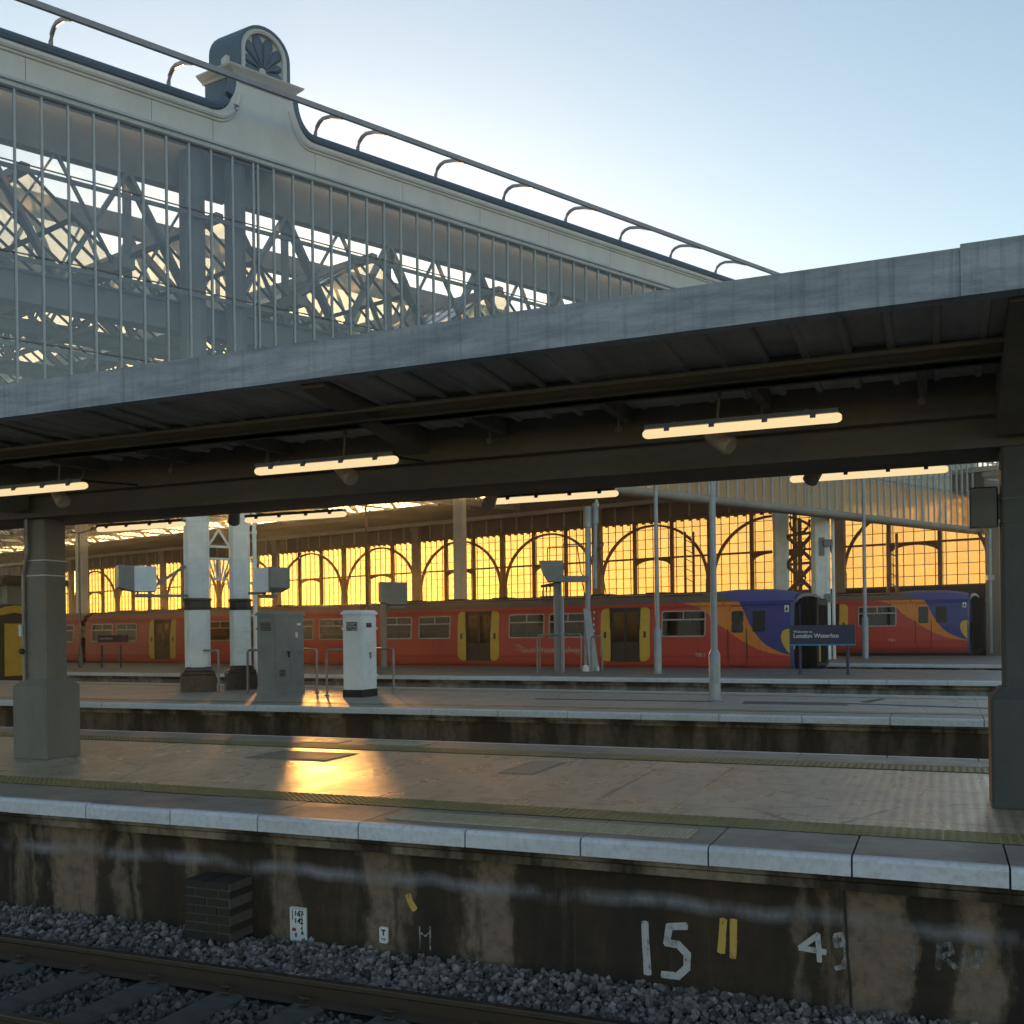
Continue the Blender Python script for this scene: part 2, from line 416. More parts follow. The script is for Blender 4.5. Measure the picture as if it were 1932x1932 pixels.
# ---------------------------------------------------------------- the wall under the platforms
def stained_wall(name, patches, band_z=None, dark=(.026, .021, .018), tan=(.205, .15, .115)):
    m, nt, out = newmat(name)
    x, y, z = sepxyz(nt)
    big = noise(nt, coords(nt, (1, 1, .25)), 1.6, 6, .6)
    sx = math_(nt, 'ADD', x, math_(nt, 'MULTIPLY', math_(nt, 'SUBTRACT', noise(nt, coords(nt, (1, 1, .6)), 3.2, 6, .65), .5), .55))
    drip = noise(nt, coords(nt, (1, 1, .10)), 4.2, 7, .72, .5)
    if patches:
        lo, hi = patches[0][0] - 1.0, patches[-1][1] + 1.0
        st = [(0.0, 0.0)]
        for a, b, s in patches:
            for p, q in ((a - .03, 0), (a + .03, s), (b - .03, s), (b + .03, 0)): st.append(((p - lo) / (hi - lo), q))
        f = math_(nt, 'DIVIDE', math_(nt, 'SUBTRACT', sx, lo), hi - lo, True)
        half = [st[:29], [(0.0, 0.0)] + st[29:]] if len(st) > 31 else [st]
        pm = None
        for h in half:
            r_ = ramp(nt, f, h)
            pm = r_ if pm is None else math_(nt, 'MAXIMUM', pm, r_)
        pm = math_(nt, 'MULTIPLY', pm, ramp(nt, drip, [(.34, .0), (.47, 1)]))
    else:
        pm = ramp(nt, big, [(.45, 0), (.6, 1)])
    base = mixc(nt, ramp(nt, big, [(.4, 0), (.68, 1)]), dark, (.06, .038, .024))
    base = mixc(nt, math_(nt, 'MULTIPLY', ramp(nt, drip, [(.55, 0), (.72, 1)]), .55), base, tuple(k * .7 for k in tan))
    col = mixc(nt, math_(nt, 'MULTIPLY', pm, .9), base, tan)
    mot = noise(nt, coords(nt), 9, 8, .7)
    col = mixc(nt, math_(nt, 'MULTIPLY', ramp(nt, mot, [(.45, 0), (.7, 1)]), .55), col, tuple(k * .6 for k in dark))
    if band_z is not None:   # an old line of sprayed whitewash along the wall
        d = math_(nt, 'SUBTRACT', z, math_(nt, 'ADD', band_z, math_(nt, 'MULTIPLY', math_(nt, 'SUBTRACT', noise(nt, coords(nt, (1, 1, .01)), 1.3, 4), .5), .22)))
        g = math_(nt, 'SUBTRACT', 1.0, math_(nt, 'MULTIPLY', math_(nt, 'ABSOLUTE', d), 14.0), True)
        g = math_(nt, 'MULTIPLY', g, ramp(nt, noise(nt, coords(nt, (1, 1, .4)), 2.4, 6, .7), [(.34, 0), (.62, .85)]))
        col = mixc(nt, g, col, (.25, .245, .29))
    surface(nt, out, col, .85, 0, mot, .012, .3); return m

def px_s(px, py, t): return FN.on_plane(px, py, t)
pp = [(22, 52), (60, 68), (88, 190), (222, 238), (250, 263), (352, 382), (520, 560), (690, 745), (758, 775), (890, 968), (1495, 1512), (1560, 1580), (1594, 1712), (1806, 1880)]
patches = []
for a, b in pp:
    y_ = 1690 + (a - 966) * .07
    patches.append((px_s(a, y_, 6.93).x, px_s(b, y_, 6.93).x, 1.0 if b - a > 40 else .8))
M_wallN = stained_wall("stained_near_wall", patches, .795)
M_wallM = stained_wall("stained_middle_wall", None, None, (.05, .036, .028), (.20, .145, .105))
M_wallT = stained_wall("grey_far_wall", None, None, (.15, .15, .15), (.32, .32, .32))
M_ledge = stained_wall("stained_corbel", None, None, (.03, .023, .019), (.27, .22, .17))

# ---------------------------------------------------------------- ground
g = MB(); g.face([(-900, -300, -1.25), (900, -300, -1.25), (900, 1500, -1.25), (-900, 1500, -1.25)])
structure(obj("ground", g, M_ground))
g = MB(); NB = 60
# trackbed of the nearest line, rising to the wall
rows = [(1.5, -1.16), (3.4, -1.13), (4.4, -1.14), (5.7, -1.14), (6.05, -1.11), (6.5, -1.085), (7.0, -1.06)]
rings = [[(x, t, z) for t, z in rows] for x in [-40 + 60 * i / NB for i in range(NB + 1)]]
g.loft(rings, cap=False, closed=False)
structure(obj("trackbed", g, M_ground, rotz=FN.rot))

def platform(name, F, edge_t, back_poly, x0, x1, deck_mat, wall_mat, label, wallname="retaining_wall"):
    """deck slab, corbel and wall face along y=edge_t; back_poly: far edge points (local), left to right"""
    mb = MB()
    top = [(x0, edge_t + .73), (x1, edge_t + .73)] + list(reversed(back_poly))
    n = len(top)
    mb.raw([(a, b, 0) for a, b in top] + [(a, b, -.2) for a, b in top],
           [tuple(range(n)), tuple(reversed(range(n, 2 * n)))] + [(i, i + n, (i + 1) % n + n, (i + 1) % n) for i in range(n)])
    p = structure(obj(name, mb, deck_mat, rotz=F.rot, loc=F.o))
    w = thing(wallname, label, "wall", F.world(0, edge_t, -1.25), F.rot)
    mb = MB(); mb.box(x0, x1, .21, .75, .0, 1.02 - .003)
    obj("wall_face", mb, wall_mat, w).location = (0, 0, 0)
    mb = MB(); mb.extrude_x([(.09, 1.02), (.09, 1.075), (.06, 1.09), (.06, 1.13), (.75, 1.13), (.75, 1.02)], x0, x1)
    obj("corbel", mb, M_ledge, w)
    return p, w
def copings(plat, F, edge_t, xs, seed, slab=True):
    rnd = random.Random(seed)
    for a, b in zip(xs[:-1], xs[1:]):
        mb = MB(); dz = rnd.uniform(-.004, .004); dy = rnd.uniform(-.008, .008); g_ = .006
        y0 = edge_t + dy
        c = .022
        prof = [(y0, -.118), (y0, -c + dz), (y0 + c * .4, -c * .35 + dz), (y0 + c, dz + .004), (y0 + .075, dz + .004), (y0 + .075, -.118)]
        mb.mi = 0; mb.extrude_x(prof, a + g_, b - g_)
        mb.mi = 1; mb.box(a + g_, b - g_, y0 + .077, edge_t + .728, -.12, dz * .6 + .003)
        obj("coping_stone", mb, [M_coping, M_slab], plat)
def tactile(plat, x0, x1, y0, y1, domes=True, z=.004):
    mb = MB(); pitch = .4
    x = x0
    while x < x1 - .01:
        mb.box(x + .003, min(x + pitch, x1) - .003, y0, y1, -.01, z); x += pitch
    if domes:
        step = (y1 - y0) / 6
        n = int((x1 - x0) / step)
        for i in range(n):
            for j in range(6):
                cx, cy = x0 + (i + .5) * step, y0 + (j + .5) * step
                mb.loft([[(cx + r * math.cos(k * math.pi / 3), cy + r * math.sin(k * math.pi / 3), zz) for k in range(6)] for r, zz in ((.018, z), (.011, z + .006))], cap=False)
                mb.face([(cx + .011 * math.cos(k * math.pi / 3), cy + .011 * math.sin(k * math.pi / 3), z + .006) for k in range(6)])
    obj("tactile_strip", mb, M_tactile, plat)
    mb = MB(); mb.box(x0, x1, y0 - .025, y0 - .002, -.01, .006)
    obj("kerb_joint", mb, M_joint, plat)

# near platform
platN, wallN = platform("platform", FN, 6.72, [(-32, 11.85), (14, 11.85)], -32, 14, M_deckN, M_wallN,
                        "stained dark concrete wall under the nearest platform, sprayed with numbers above the ballast")
jx = [FN.on_plane(px, 1575, 6.72).x for px in (16, 163, 321, 486, 676, 877, 1094, 1335, 1606, 1905)]
# copings follow the joints seen in the photo, then carry on at the same length
jx = [jx[0] - .95 * k for k in range(18, 0, -1)] + jx + [jx[-1] + .9 * k for k in range(1, 8)]
copings(platN, FN, 6.72, jx, 3)
jb = [-30 + .92 * k for k in range(48)]
for a, b in zip(jb[:-1], jb[1:]):
    mb = MB(); mb.mi = 0; mb.box(a + .005, b - .005, 12.03, 12.1, -.12, .006)
    mb.mi = 1; mb.box(a + .005, b - .005, 11.4, 12.028, -.12, .004)
    obj("coping_stone", mb, [M_coping, M_slab], platN)
tactile(platN, -15.2, 4.4, 7.46, 7.84)
tactile(platN, -22, 4.4, 10.98, 11.38)
mb = MB()                                             # iron grating let into the deck
mb.mi = 0; mb.box(-7.55, -6.45, 9.85, 10.62, -.02, .004)
mb.mi = 1
for k in range(22): mb.box(-7.5 + k * .048, -7.475 + k * .048, 9.9, 10.57, .004, .012)
obj("drain_grating", mb, [M_beamgrey, M_slab], platN)
mb = MB(); mb.mi = 0; mb.box(-4.18, -3.78, 9.55, 10.55, -.02, .005); mb.mi = 1; mb.box(-4.13, -3.83, 9.6, 10.5, .0, .009)
obj("cover_slab", mb, [M_beamgrey, M_cover], platN)
M_ribslab = paint("pale_ribbed_slab", (.52, .46, .33), (.38, .33, .24), .5, scale=3, stretch=(6, 1, 1))
for a, b, t0, t1 in ((-4.0, -2.98, 6.95, 7.28), (-2.96, -1.62, 6.95, 7.28), (-7.9, -7.3, 11.5, 11.85), (-6.9, -6.1, 11.5, 11.85)):
    mb = MB(); x = a
    while x < b: mb.box(x, x + .018, t0, t1, -.005, .0125); x += .03
    mb.box(a, b, t0, t1, -.01, .0085); obj("ribbed_slab", mb, M_ribslab, platN)

# middle platform, its back edge swinging away to the left
bA, bB = FN.loc(Vector((5.3, 22.7, 0))), FN.loc(Vector((-13.7, 32.6, 0)))
bd = (bB - bA).normalized()
back = [bA + bd * 60, bA + bd * 30, bA, bA - bd * 14, bA - bd * 30]
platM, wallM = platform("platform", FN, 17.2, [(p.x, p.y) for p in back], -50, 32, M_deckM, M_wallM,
                        "brown stained wall under the middle platform, seen beyond the near platform's far edge")
xs = [-48 + 1.35 * k for k in range(58)]
copings(platM, FN, 17.2, xs, 5)
tactile(platM, -34, 18, 17.95, 18.33, False)
mb = MB(); bn = Vector((bd.y, -bd.x, 0)); bn = bn if bn.y > 0 else -bn
P0, P1 = bA + bd * 55, bA - bd * 28
for off, w_, m_, nm in ((-.08, .08, M_coping, "edge_nosing"), (-.95, .16, M_tactile, "tactile_strip")):
    mb = MB(); a = P0 + bn * off; b = P1 + bn * off; c = P1 + bn * (off + w_); d = P0 + bn * (off + w_)
    mb.raw([(q.x, q.y, z) for z in (-.1, .006) for q in (a, b, c, d)], [(4, 5, 6, 7), (0, 3, 2, 1), (0, 1, 5, 4), (1, 2, 6, 5), (2, 3, 7, 6), (3, 0, 4, 7)])
    obj(nm, mb, m_, platM)

for i, pl_ in enumerate((((1405, 1323), (1590, 1326), (1602, 1331), (1400, 1328)), ((1622, 1324), (1660, 1318), (1672, 1319), (1640, 1326)), ((1010, 1318), (1340, 1323), (1342, 1324.5), (1010, 1319.5)), ((1590, 1326.5), (1868, 1336), (1868, 1337.5), (1590, 1328)))):
    P_ = [FN.loc(on_ground(*q)) for q in pl_]
    mb = MB(); mb.loft([[(p.x, p.y, z) for p in P_] for z in (-.02, .004 + .001 * i)]); obj("asphalt_patch", mb, M_patch, platM)

# far platform, before the first red train
e0 = FT.loc(Vector((.34, 32.1, 0))).y
tb = [FT.loc(F1.world(x, -.12)) for x in (-75, -40, -20, 0, 8)]
tb = [(p.x, p.y) for p in tb] + [(tb[-1].x + 12, tb[-1].y - 1.2)]
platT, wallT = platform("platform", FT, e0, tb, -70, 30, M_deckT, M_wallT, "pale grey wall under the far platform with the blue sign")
copings(platT, FT, e0, [-68 + 1.5 * k for k in range(65)], 9)
mb = MB(); mb.box(-68, 28, e0 + .8, e0 + .95, -.01, .006); obj("tactile_strip", mb, M_tactile, platT)

# last platform, before the second train
FT2 = Frame(54.0, (12.2, 40.2))
t2 = [FT2.loc(F2.world(x, -.12)) for x in (-60, -30, 0, 6)]
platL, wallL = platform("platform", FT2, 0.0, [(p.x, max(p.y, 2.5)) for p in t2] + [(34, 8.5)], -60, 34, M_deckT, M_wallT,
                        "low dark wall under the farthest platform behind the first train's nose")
copings(platL, FT2, 0.0, [-20 + 1.8 * k for k in range(30)], 13)

# ---------------------------------------------------------------- rails and sleepers
def rail(F, x0, x1, y, z, label, group):
    r = thing("rail", label, "rail", F.world((x0 + x1) / 2, y, z - .16), F.rot, group)
    L = (x1 - x0) / 2
    mb = MB(); mb.mi = 0
    mb.extrude_x([(-.07, 0), (-.07, .012), (-.012, .035), (-.012, .115), (-.034, .13), (-.034, .155), (.034, .155), (.034, .13), (.012, .115), (.012, .035), (.07, .012), (.07, 0)], -L, L)
    obj("rail_body", mb, M_rust, r)
    mb = MB(); mb.extrude_x([(-.033, .1555), (-.028, .162), (.028, .162), (.033, .1555)], -L, L); obj("rail_head", mb, M_railtop, r)
    return r
ZR = -.915
r1 = rail(FN, -34, 16, 5.92, ZR, "dark rusty running rail beside the strip of pale ballast, farther of the near pair", "running rails of the near track")
r2 = rail(FN, -34, 16, 4.70, ZR, "dark running rail just entering the bottom left corner, nearer of the near pair", "running rails of the near track")
sx0 = FN.loc(on_ground(319, 1842, -1.07)).x
sl = None
for k in range(-9, 16):
    if sl is None:
        mb = MB(); mb.bbox(-.125, .125, -1.25, 1.25, -.14, 0, .02)
        sl = obj("sleeper", mb, M_sleeper); o = sl
    else:
        o = sl.copy(); COL.objects.link(o)
    o.location = FN.world(sx0 + .65 * k, 5.25, -1.065); o.rotation_euler = (0, 0, FN.rot + random.uniform(-.01, .01))
    tag(o, "grey concrete sleeper lying in dark ballast under the near rails", "sleeper", "concrete sleepers of the near track")
    for y_ in (-.085, .085):
        mb = MB()
        mb.tube([(-.045, y_ * .5, .02), (-.05, y_, .045), (0, y_ * 1.25, .05), (.045, y_, .045), (.04, y_ * 1.4, .012), (-.02, y_ * 1.5, .012)], .011, 6)
        c = obj("rail_clip", mb, M_rust, r1)
        c.location = r1.matrix_basis.inverted() @ FN.world(sx0 + .65 * k, 5.92, -1.062)
for i, (F, y_) in enumerate(((FN, 13.7), (FN, 15.14), (FT, e0 - 2.2), (FT, e0 - .76), (F1, .7), (F1, 2.14), (F2, .7), (F2, 2.14))):
    nm = ("between the near and middle platforms", "between the middle and far platforms", "under the first red train", "under the second red train")[i // 2]
    rail(F, -60, 20, y_, ZR if i < 6 else ZR + .28, "rusty rail of the sunken track " + nm + (", nearer one" if i % 2 == 0 else ", farther one"), "rails of the sunken tracks")

# ballast stones
def stones(name, pts, mat, label, lo=.017, hi=.037):
    ico = bmesh.new(); bmesh.ops.create_icosphere(ico, subdivisions=1, radius=1.0)
    bv = np.array([v.co[:] for v in ico.verts]); bf = np.array([[v.index for v in f.verts] for f in ico.faces]); ico.free()
    rng = np.random.default_rng(5); n = len(pts)
    V = np.repeat(bv[None], n, 0) * rng.uniform(.62, 1.25, (n, 12, 1))
    s = rng.uniform(lo, hi, (n, 1, 1)) * rng.uniform(.65, 1.25, (n, 1, 3)); V = V * s
    a = rng.uniform(0, 6.28, (n, 3)); ca, sa = np.cos(a), np.sin(a)
    for i, j, k in ((0, 1, 0), (1, 2, 1), (0, 2, 2)):
        c, d = ca[:, k][:, None], sa[:, k][:, None]
        p, q = V[:, :, i].copy(), V[:, :, j].copy(); V[:, :, i] = p * c - q * d; V[:, :, j] = p * d + q * c
    V += np.array(pts)[:, None, :]
    Fc = bf[None] + (np.arange(n) * 12)[:, None, None]
    me = bpy.data.meshes.new(name); me.from_pydata(V.reshape(-1, 3).tolist(), [], Fc.reshape(-1, 3).tolist()); me.materials.append(mat)
    o = bpy.data.objects.new(name, me); COL.objects.link(o); o.rotation_euler = (0, 0, FN.rot)
    tag(o, label, "ballast", None, "stuff"); return o
rb = random.Random(11); pts = []
def bed(t):
    for (a, za), (b, zb) in zip(rows[:-1], rows[1:]):
        if a <= t <= b: return za + (zb - za) * (t - a) / (b - a)
    return -1.13
while len(pts) < 17000:
    x = rb.uniform(-11.5, 3.2); t = rb.uniform(5.98, 6.93)
    pts.append((x, t, bed(t) + rb.uniform(-.012, .05)))
stones("ballast", pts, M_stone, "loose pale pinkish grey ballast stones heaped between the near rail and the platform wall")
pts = []
while len(pts) < 10000:
    x = rb.uniform(-10.5, -.5); t = rb.uniform(4.3, 5.84)
    q = (x - sx0) / .65
    if abs(q - round(q)) < .20 and rb.random() < .93: continue
    pts.append((x, t, -1.125 + rb.uniform(-.03, .035)))
stones("ballast", pts, M_stone2, "dark oily ballast stones packed between the sleepers of the near track")

# ---------------------------------------------------------------- glass end screen of the train shed
Z0, ZG, ZT = 6.35, 13.85, 15.0
XL, XR = -64.0, 3.0
scr = thing("glass_screen", "tall glazed end screen of the train shed with white parapet and close steel mullions", "glass screen", FG.world(-32, 0, 0), FG.rot)
def sx(x): return x + 32
def fg_x(px, z):
    """x along the screen where height z shows at pixel column px"""
    lo, hi = -64.0, -1.0
    for _ in range(60):
        m = (lo + hi) / 2; P = FG.world(m, 0, z)
        xx = P.x / P.y * FPX; yy = -(z - ZC) / P.y * FPX
        if 966 + xx + ROLL * yy < px: lo = m
        else: hi = m
    return (lo + hi) / 2
mb = MB()
mb.face([(sx(XL), .006, 8.1), (sx(XR), .006, 8.1), (sx(XR), .006, ZG), (sx(XL), .006, ZG)])
obj("pane", mb, M_glass, scr)
mb = MB(); mb.face([(sx(XL), .006, Z0 + .15), (sx(-30), .006, Z0 + .15), (sx(-30), .006, 8.1), (sx(XL), .006, 8.1)])
obj("pane", mb, M_glass, scr)
mb = MB(); mb.face([(sx(-30), .006, Z0 + .15), (sx(XR), .006, Z0 + .15), (sx(XR), .006, 8.1), (sx(-30), .006, 8.1)])
obj("lower_pane", mb, M_glasslow, scr)
mull = []
pitch = .585
xd = fg_x(479, 600 and 11.5)          # the doubled mullion beside the column
mb = MB(); mb.box(-.026, .026, -.032, -.002, Z0 + .12, ZG); mb.box(-.012, .012, -.05, -.034, Z0 + .12, ZG); mb.box(-.022, .022, .014, .05, Z0 + .12, ZG)
first = None
k0 = int((XL - xd) / pitch) + 1
for k in range(k0, int((XR - xd) / pitch)):
    xx = xd + k * pitch
    if first is None: first = obj("mullion", mb, M_steel, scr); c = first
    else: c = first.copy(); COL.objects.link(c)
    c.location = (sx(xx), 0, 0)
for xx in (xd + .13, xd + .13 + 25.2):
    c = first.copy(); COL.objects.link(c); c.location = (sx(xx), 0, 0)
for z in (12.13, 10.08, 8.1):
    mb = MB(); mb.box(sx(XL), sx(XR), .052, .11, z - .05, z + .05); mb.box(sx(XL), sx(XR), -.02, -.003, z + .07, z + .10)
    obj("transom", mb, M_truss, scr)
mb = MB(); mb.tube([(sx(XL), -.05, Z0), (sx(XR) + .4, -.05, Z0)], .16, 12); mb.box(sx(XL), sx(XR) + .4, .05, .5, Z0 - .12, Z0 + .1)
obj("bottom_beam", mb, M_beampaint, scr)
# parapet: head frame, panels, cornice and pediment
xc = fg_x(491, 16.0); hw = 1.0
mb = MB()
mb.extrude_x([(-.05, ZG), (-.10, ZG + .03), (-.10, ZG + .12), (-.16, ZG + .14), (-.16, ZG + .20), (-.10, ZG + .24), (.2, ZG + .24), (.2, ZG)], sx(XL), sx(XR) + .3)
obj("head_frame", mb, M_steel, scr)
mb = MB(); lf, rf = sx(fg_x(400, ZT)), sx(fg_x(592, ZT))
for a, b in ((sx(XL), lf - .006), (rf + .006, sx(XR) + .3)):
    q = a
    while q < b - .01:
        e_ = min(q + 2.9, b); mb = MB(); mb.box(q + .006, e_ - .006, -.05, .3, ZG + .24, ZT - .10); obj("parapet_panel", mb, M_cream, scr); q = e_
mb = MB(); mb.mi = 0
pass
mid = (lf + rf) / 2; nw = .86; ZN = 16.0
def shear(mb): mb.v = [(x - .39 * max(0, y), y, z) for x, y, z in mb.v]
curve = []
for k in range(9):
    a = R(90 * k / 8); curve.append((math.cos(a), math.sin(a)))
def side(sgn, foot):
    n_ = mid + sgn * nw; w_ = abs(foot - n_)
    return [(n_ + sgn * w_ * (1 - math.sin(R(90 * k / 8))), ZT - .1 + (ZN - ZT - .05) * (1 - math.cos(R(90 * k / 8)))) for k in range(9)]
Ls, Rs = side(-1, lf), side(1, rf)
prof = Ls + [(mid - nw, ZN + .02), (mid + nw, ZN + .02)] + list(reversed(Rs))
bot = [(x, ZG + .24) for x, z in prof]
mb = MB(); mb.loft([[(a[0], -.05, a[1]), (b[0], -.05, b[1]), (b[0], .25, b[1]), (a[0], .25, a[1])] for a, b in zip(prof, bot)])
ped = obj("pediment", mb, M_cream, scr)
mb = MB(); mb.loft([[(a[0], .25, a[1] - .02), (b[0], .25, b[1]), (b[0], .95, b[1]), (a[0], .95, a[1] - .02)] for a, b in zip(prof[8:-8], bot[8:-8])])
shear(mb); obj("pediment_back", mb, M_lead, ped)
mb = MB()
for pts in ([(sx(XL), ZT)] + [(x - .02, z + .09) for x, z in Ls], [(x + .02, z + .09) for x, z in Rs][::-1] + [(sx(XR) + .3, ZT)]):
    mb.tube([(x, .06, z + .05) for x, z in pts], .135, 10)
obj("lead_roll", mb, M_lead, scr, smooth=True)
mb = MB()
mb.extrude_x([(-.05, ZN - .18), (-.09, ZN - .15), (-.09, ZN - .1), (-.05, ZN - .07)], mid - nw + .12, mid + nw - .12)
mb.loft([[(mid - w_, y_, z_), (mid + w_, y_, z_), (mid + w_, 1.0, z_), (mid - w_, 1.0, z_)] for w_, y_, z_ in ((nw + .02, -.06, ZN), (nw + .06, -.10, ZN + .05), (nw + .20, -.22, ZN + .16), (nw + .22, -.24, ZN + .20), (nw + .1, -.12, ZN + .26))])
shear(mb); obj("pediment_cornice", mb, M_cream, ped)
for pts in ([(sx(XL), ZT - .17)] + [(x + .13, z - .13) for x, z in Ls[:-1]], [(x - .13, z - .13) for x, z in Rs[:-1]][::-1] + [(sx(XR) + .3, ZT - .17)]):
    mb = MB()
    for dx_, r_ in ((0, .075), (-.05, .035)): mb.tube([(x, -.06, z + dx_ * 2.2) for x, z in pts], r_, 8)
    obj("cornice", mb, M_cream, scr, smooth=True)
def arch_pts(r, base, top, n=14, sgn=1):
    return [(mid - r, base)] + [(mid - r * math.cos(R(180 * k / n)), top + r * math.sin(R(180 * k / n))) for k in range(n + 1)] + [(mid + r, base)]
zb, zs = ZN + .26, ZN + .82
mb = MB(); o_ = arch_pts(.74, zb, zs); i_ = arch_pts(.67, zb, zs)
mb.band_y(o_, i_, -.06, .95); mb.extrude_y(i_, .10, .93); shear(mb)
dr = obj("shell_drum", mb, M_lead, ped)
mb = MB(); mb.band_y(arch_pts(.672, zb, zs), arch_pts(.55, zb, zs), -.035, .10); mb.band_y(arch_pts(.62, zb, zs), arch_pts(.585, zb, zs), -.05, -.02)
obj("shell_surround", mb, M_cream, ped)
mb = MB(); cx, cz = mid, ZN + .40
for k in range(8):
    a0 = R(-14 + 208 * k / 8 + .8); a1 = R(-14 + 208 * (k + 1) / 8 - .8); am = (a0 + a1) / 2
    def lim(a, r): return (cx + r * math.cos(a), min(cz + r * math.sin(a) * 1.12, zs + .54))
    rad = .60 + .26 * max(0, math.sin(am))
    rad = min(rad, .535 / max(abs(math.cos(am)), .25)) if abs(math.cos(am)) > .5 else rad
    P = [lim(a0, .10), lim(a0, rad * .82), lim(a0 + (am - a0) * .45, rad * .97), lim(am, rad), lim(a1 - (a1 - am) * .45, rad * .97), lim(a1, rad * .82), lim(a1, .10)]
    Q = [(x + (cx + (x - cx) * .0 - x) * .0, z) for x, z in P]
    mxx = sum(p[0] for p in P) / 7; mzz = sum(p[1] for p in P) / 7
    mb.loft([[(x, .10, z) for x, z in P], [(mxx + (x - mxx) * .92, .04, mzz + (z - mzz) * .92) for x, z in P], [(mxx + (x - mxx) * .55, .0, mzz + (z - mzz) * .6) for x, z in P]])
obj("shell_lobes", mb, M_lead, ped, smooth=True)
mb = MB(); mb.extrude_y(arch_pts(.555, zb, zs), .085, .11); obj("shell_ground", mb, M_cream, ped)
mb = MB(); mb.box(mid - nw + .02 - .12, mid - .74 - .003, .25, .6, ZN + .26, ZN + .62); obj("side_block", mb, M_cream, ped)

# maintenance rail carried in front of the parapet
hr = thing("maintenance_rail", "long violet-grey rail on curved brackets running in front of the white parapet", "rail", FG.world(-32, -1.42, ZT), FG.rot)
mb = MB(); mb.bar((sx(-60), 0, .15), (sx(-12), 0, .15), .09, .13)
obj("rail_beam", mb, M_rail, hr)
for px, py in ((96, 90), (318, 163), (595, 262), (675, 288), (822, 338), (950, 382), (1067, 423), (1170, 458), (1265, 492), (1350, 522)):
    x = FG.on_plane(px, py, 0).x
    mb = MB(); mb.tube([(sx(x), 1.44, .05), (sx(x), 1.41, .22), (sx(x), 1.33, .36), (sx(x), 1.18, .44), (sx(x), .95, .45), (sx(x), .5, .33), (sx(x), .0, .10)], .055, 8)
    obj("rail_bracket", mb, M_rail, hr, smooth=True)

# ---------------------------------------------------------------- iron columns
def rivets(mb, x0, x1, y, zs_, cols, r=.02):
    for z in zs_:
        for c in cols: mb.box(c - r, c + r, y - .018, y, z - r, z + r)
def iron_column(name, label, P, rotz, w, ztop, band=True, plinth=None, riv=True, pipe=False, upper=None):
    t = thing(name, label, "column", (P.x, P.y, 0), rotz, "riveted iron columns of the train shed")
    c = w * .22; h = w / 2
    oct_ = [(-h + c, -h), (h - c, -h), (h, -h + c), (h, h - c), (h - c, h), (-h + c, h), (-h, h - c), (-h, -h + c)]
    zb_ = .62 if plinth else 0.0
    def ring(s, z): return [(x * s, y * s, z) for x, y in oct_]
    mb = MB()
    mb.loft([ring(1, zb_), ring(1, 2.08)] + ([ring(1, 2.38), ring(1, ztop)] if band else [ring(1, ztop)]))
    # corner angles standing proud
    for x, y in ((-h + c, -h), (h - c, -h)): mb.box(x - .05, x + .05, y - .014, y + .002, zb_ + .02, 2.06); mb.box(x - .05, x + .05, y - .014, y + .002, 2.4, ztop - .01)
    s_ = obj("shaft", mb, M_white, t)
    if upper:
        mb = MB(); mb.loft([ring(1, ztop + .003), ring(1, upper)]); obj("shaded_upper_shaft", mb, M_truss, t)  # truss grey stands in for the shade on the white iron indoors
    if riv:
        mb = MB(); zz = [zb_ + .1 + .135 * i for i in range(int((min(ztop, 5.2) - zb_) / .135))]
        zz = [z for z in zz if not 2.03 < z < 2.42]
        rivets(mb, 0, 0, -h - .014, zz, (-h + c - .02, -h + c + .025, h - c - .025, h - c + .02))
        rivets(mb, 0, 0, -h - .001, zz, (0.0,))
        for z in zz:
            for sg in (-1, 1):
                for f in (.3, .7):
                    px_, py_ = sg * (h - c + c * f), -h + c * f
                    mb.loft([[(px_ + sg * .009 + a * .012, py_ - .009 + sg * a * .012, z + b * .012) for a, b in ((-1, -1), (1, -1), (1, 1), (-1, 1))],
                             [(px_ - sg * .004 + a * .012, py_ + .004 + sg * a * .012, z + b * .012) for a, b in ((-1, -1), (1, -1), (1, 1), (-1, 1))]])
        obj("rivets", mb, M_white, s_)
    if band:
        mb = MB(); mb.loft([ring(1.03, 2.09), ring(1.12, 2.12), ring(1.12, 2.16), ring(1.04, 2.18), ring(1.04, 2.31), ring(1.14, 2.33), ring(1.14, 2.37), ring(1.03, 2.39)])
        obj("collar", mb, M_black, t)
    if plinth:
        mb = MB(); p = plinth / 2
        sq = lambda k, z: [(-k, -k, z), (k, -k, z), (k, k, z), (-k, k, z)]
        mb.loft([sq(p, 0), sq(p, .42), sq(p - .03, .45), sq(p - .03, .5), sq(p - .09, .54), sq(p - .10, .60), sq(p - .13, .63)])
        obj("plinth", mb, M_plinth, t)
    return t
ca, cb = on_ground(374, 1302) , on_ground(455, 1305)
ca, cb = FG.on_plane(374, 1302, .52), FG.on_plane(455, 1305, .52)
ca, cb = FG.world(ca.x, .52), FG.world(cb.x, .52)
colA = iron_column("iron_column", "white riveted iron column on a dark plinth, left one of the close pair by the grey cabinet", ca, FG.rot - .35, .62, 6.3, True, .86, upper=13.83)
colB = iron_column("iron_column", "white riveted iron column with a downpipe on its right, standing next to the grey cabinet", cb, FG.rot - .35, .52, 6.3, True, .78, upper=13.83)
mb = MB(); mb.tube([(.38, -.12, .0), (.38, -.12, 6.2)], .058, 10)
for z in (1.0, 1.9, 2.75, 3.35, 4.1): mb.tube([(.38, -.12, z), (.38, -.12, z + .10)], .075, 10); mb.box(.2, .4, -.10, -.06, z + .03, z + .06)
obj("downpipe", mb, M_white, colB)
ang = math.atan2(cb.y - ca.y, cb.x - ca.x); dist = (cb - ca).length
br = thing("column_tie", "fan-shaped iron tie bracket spanning between the close pair of white columns", "bracket", (ca.x, ca.y, 3.0), ang)
mb = MB()
g0, g1 = .34, dist - .30
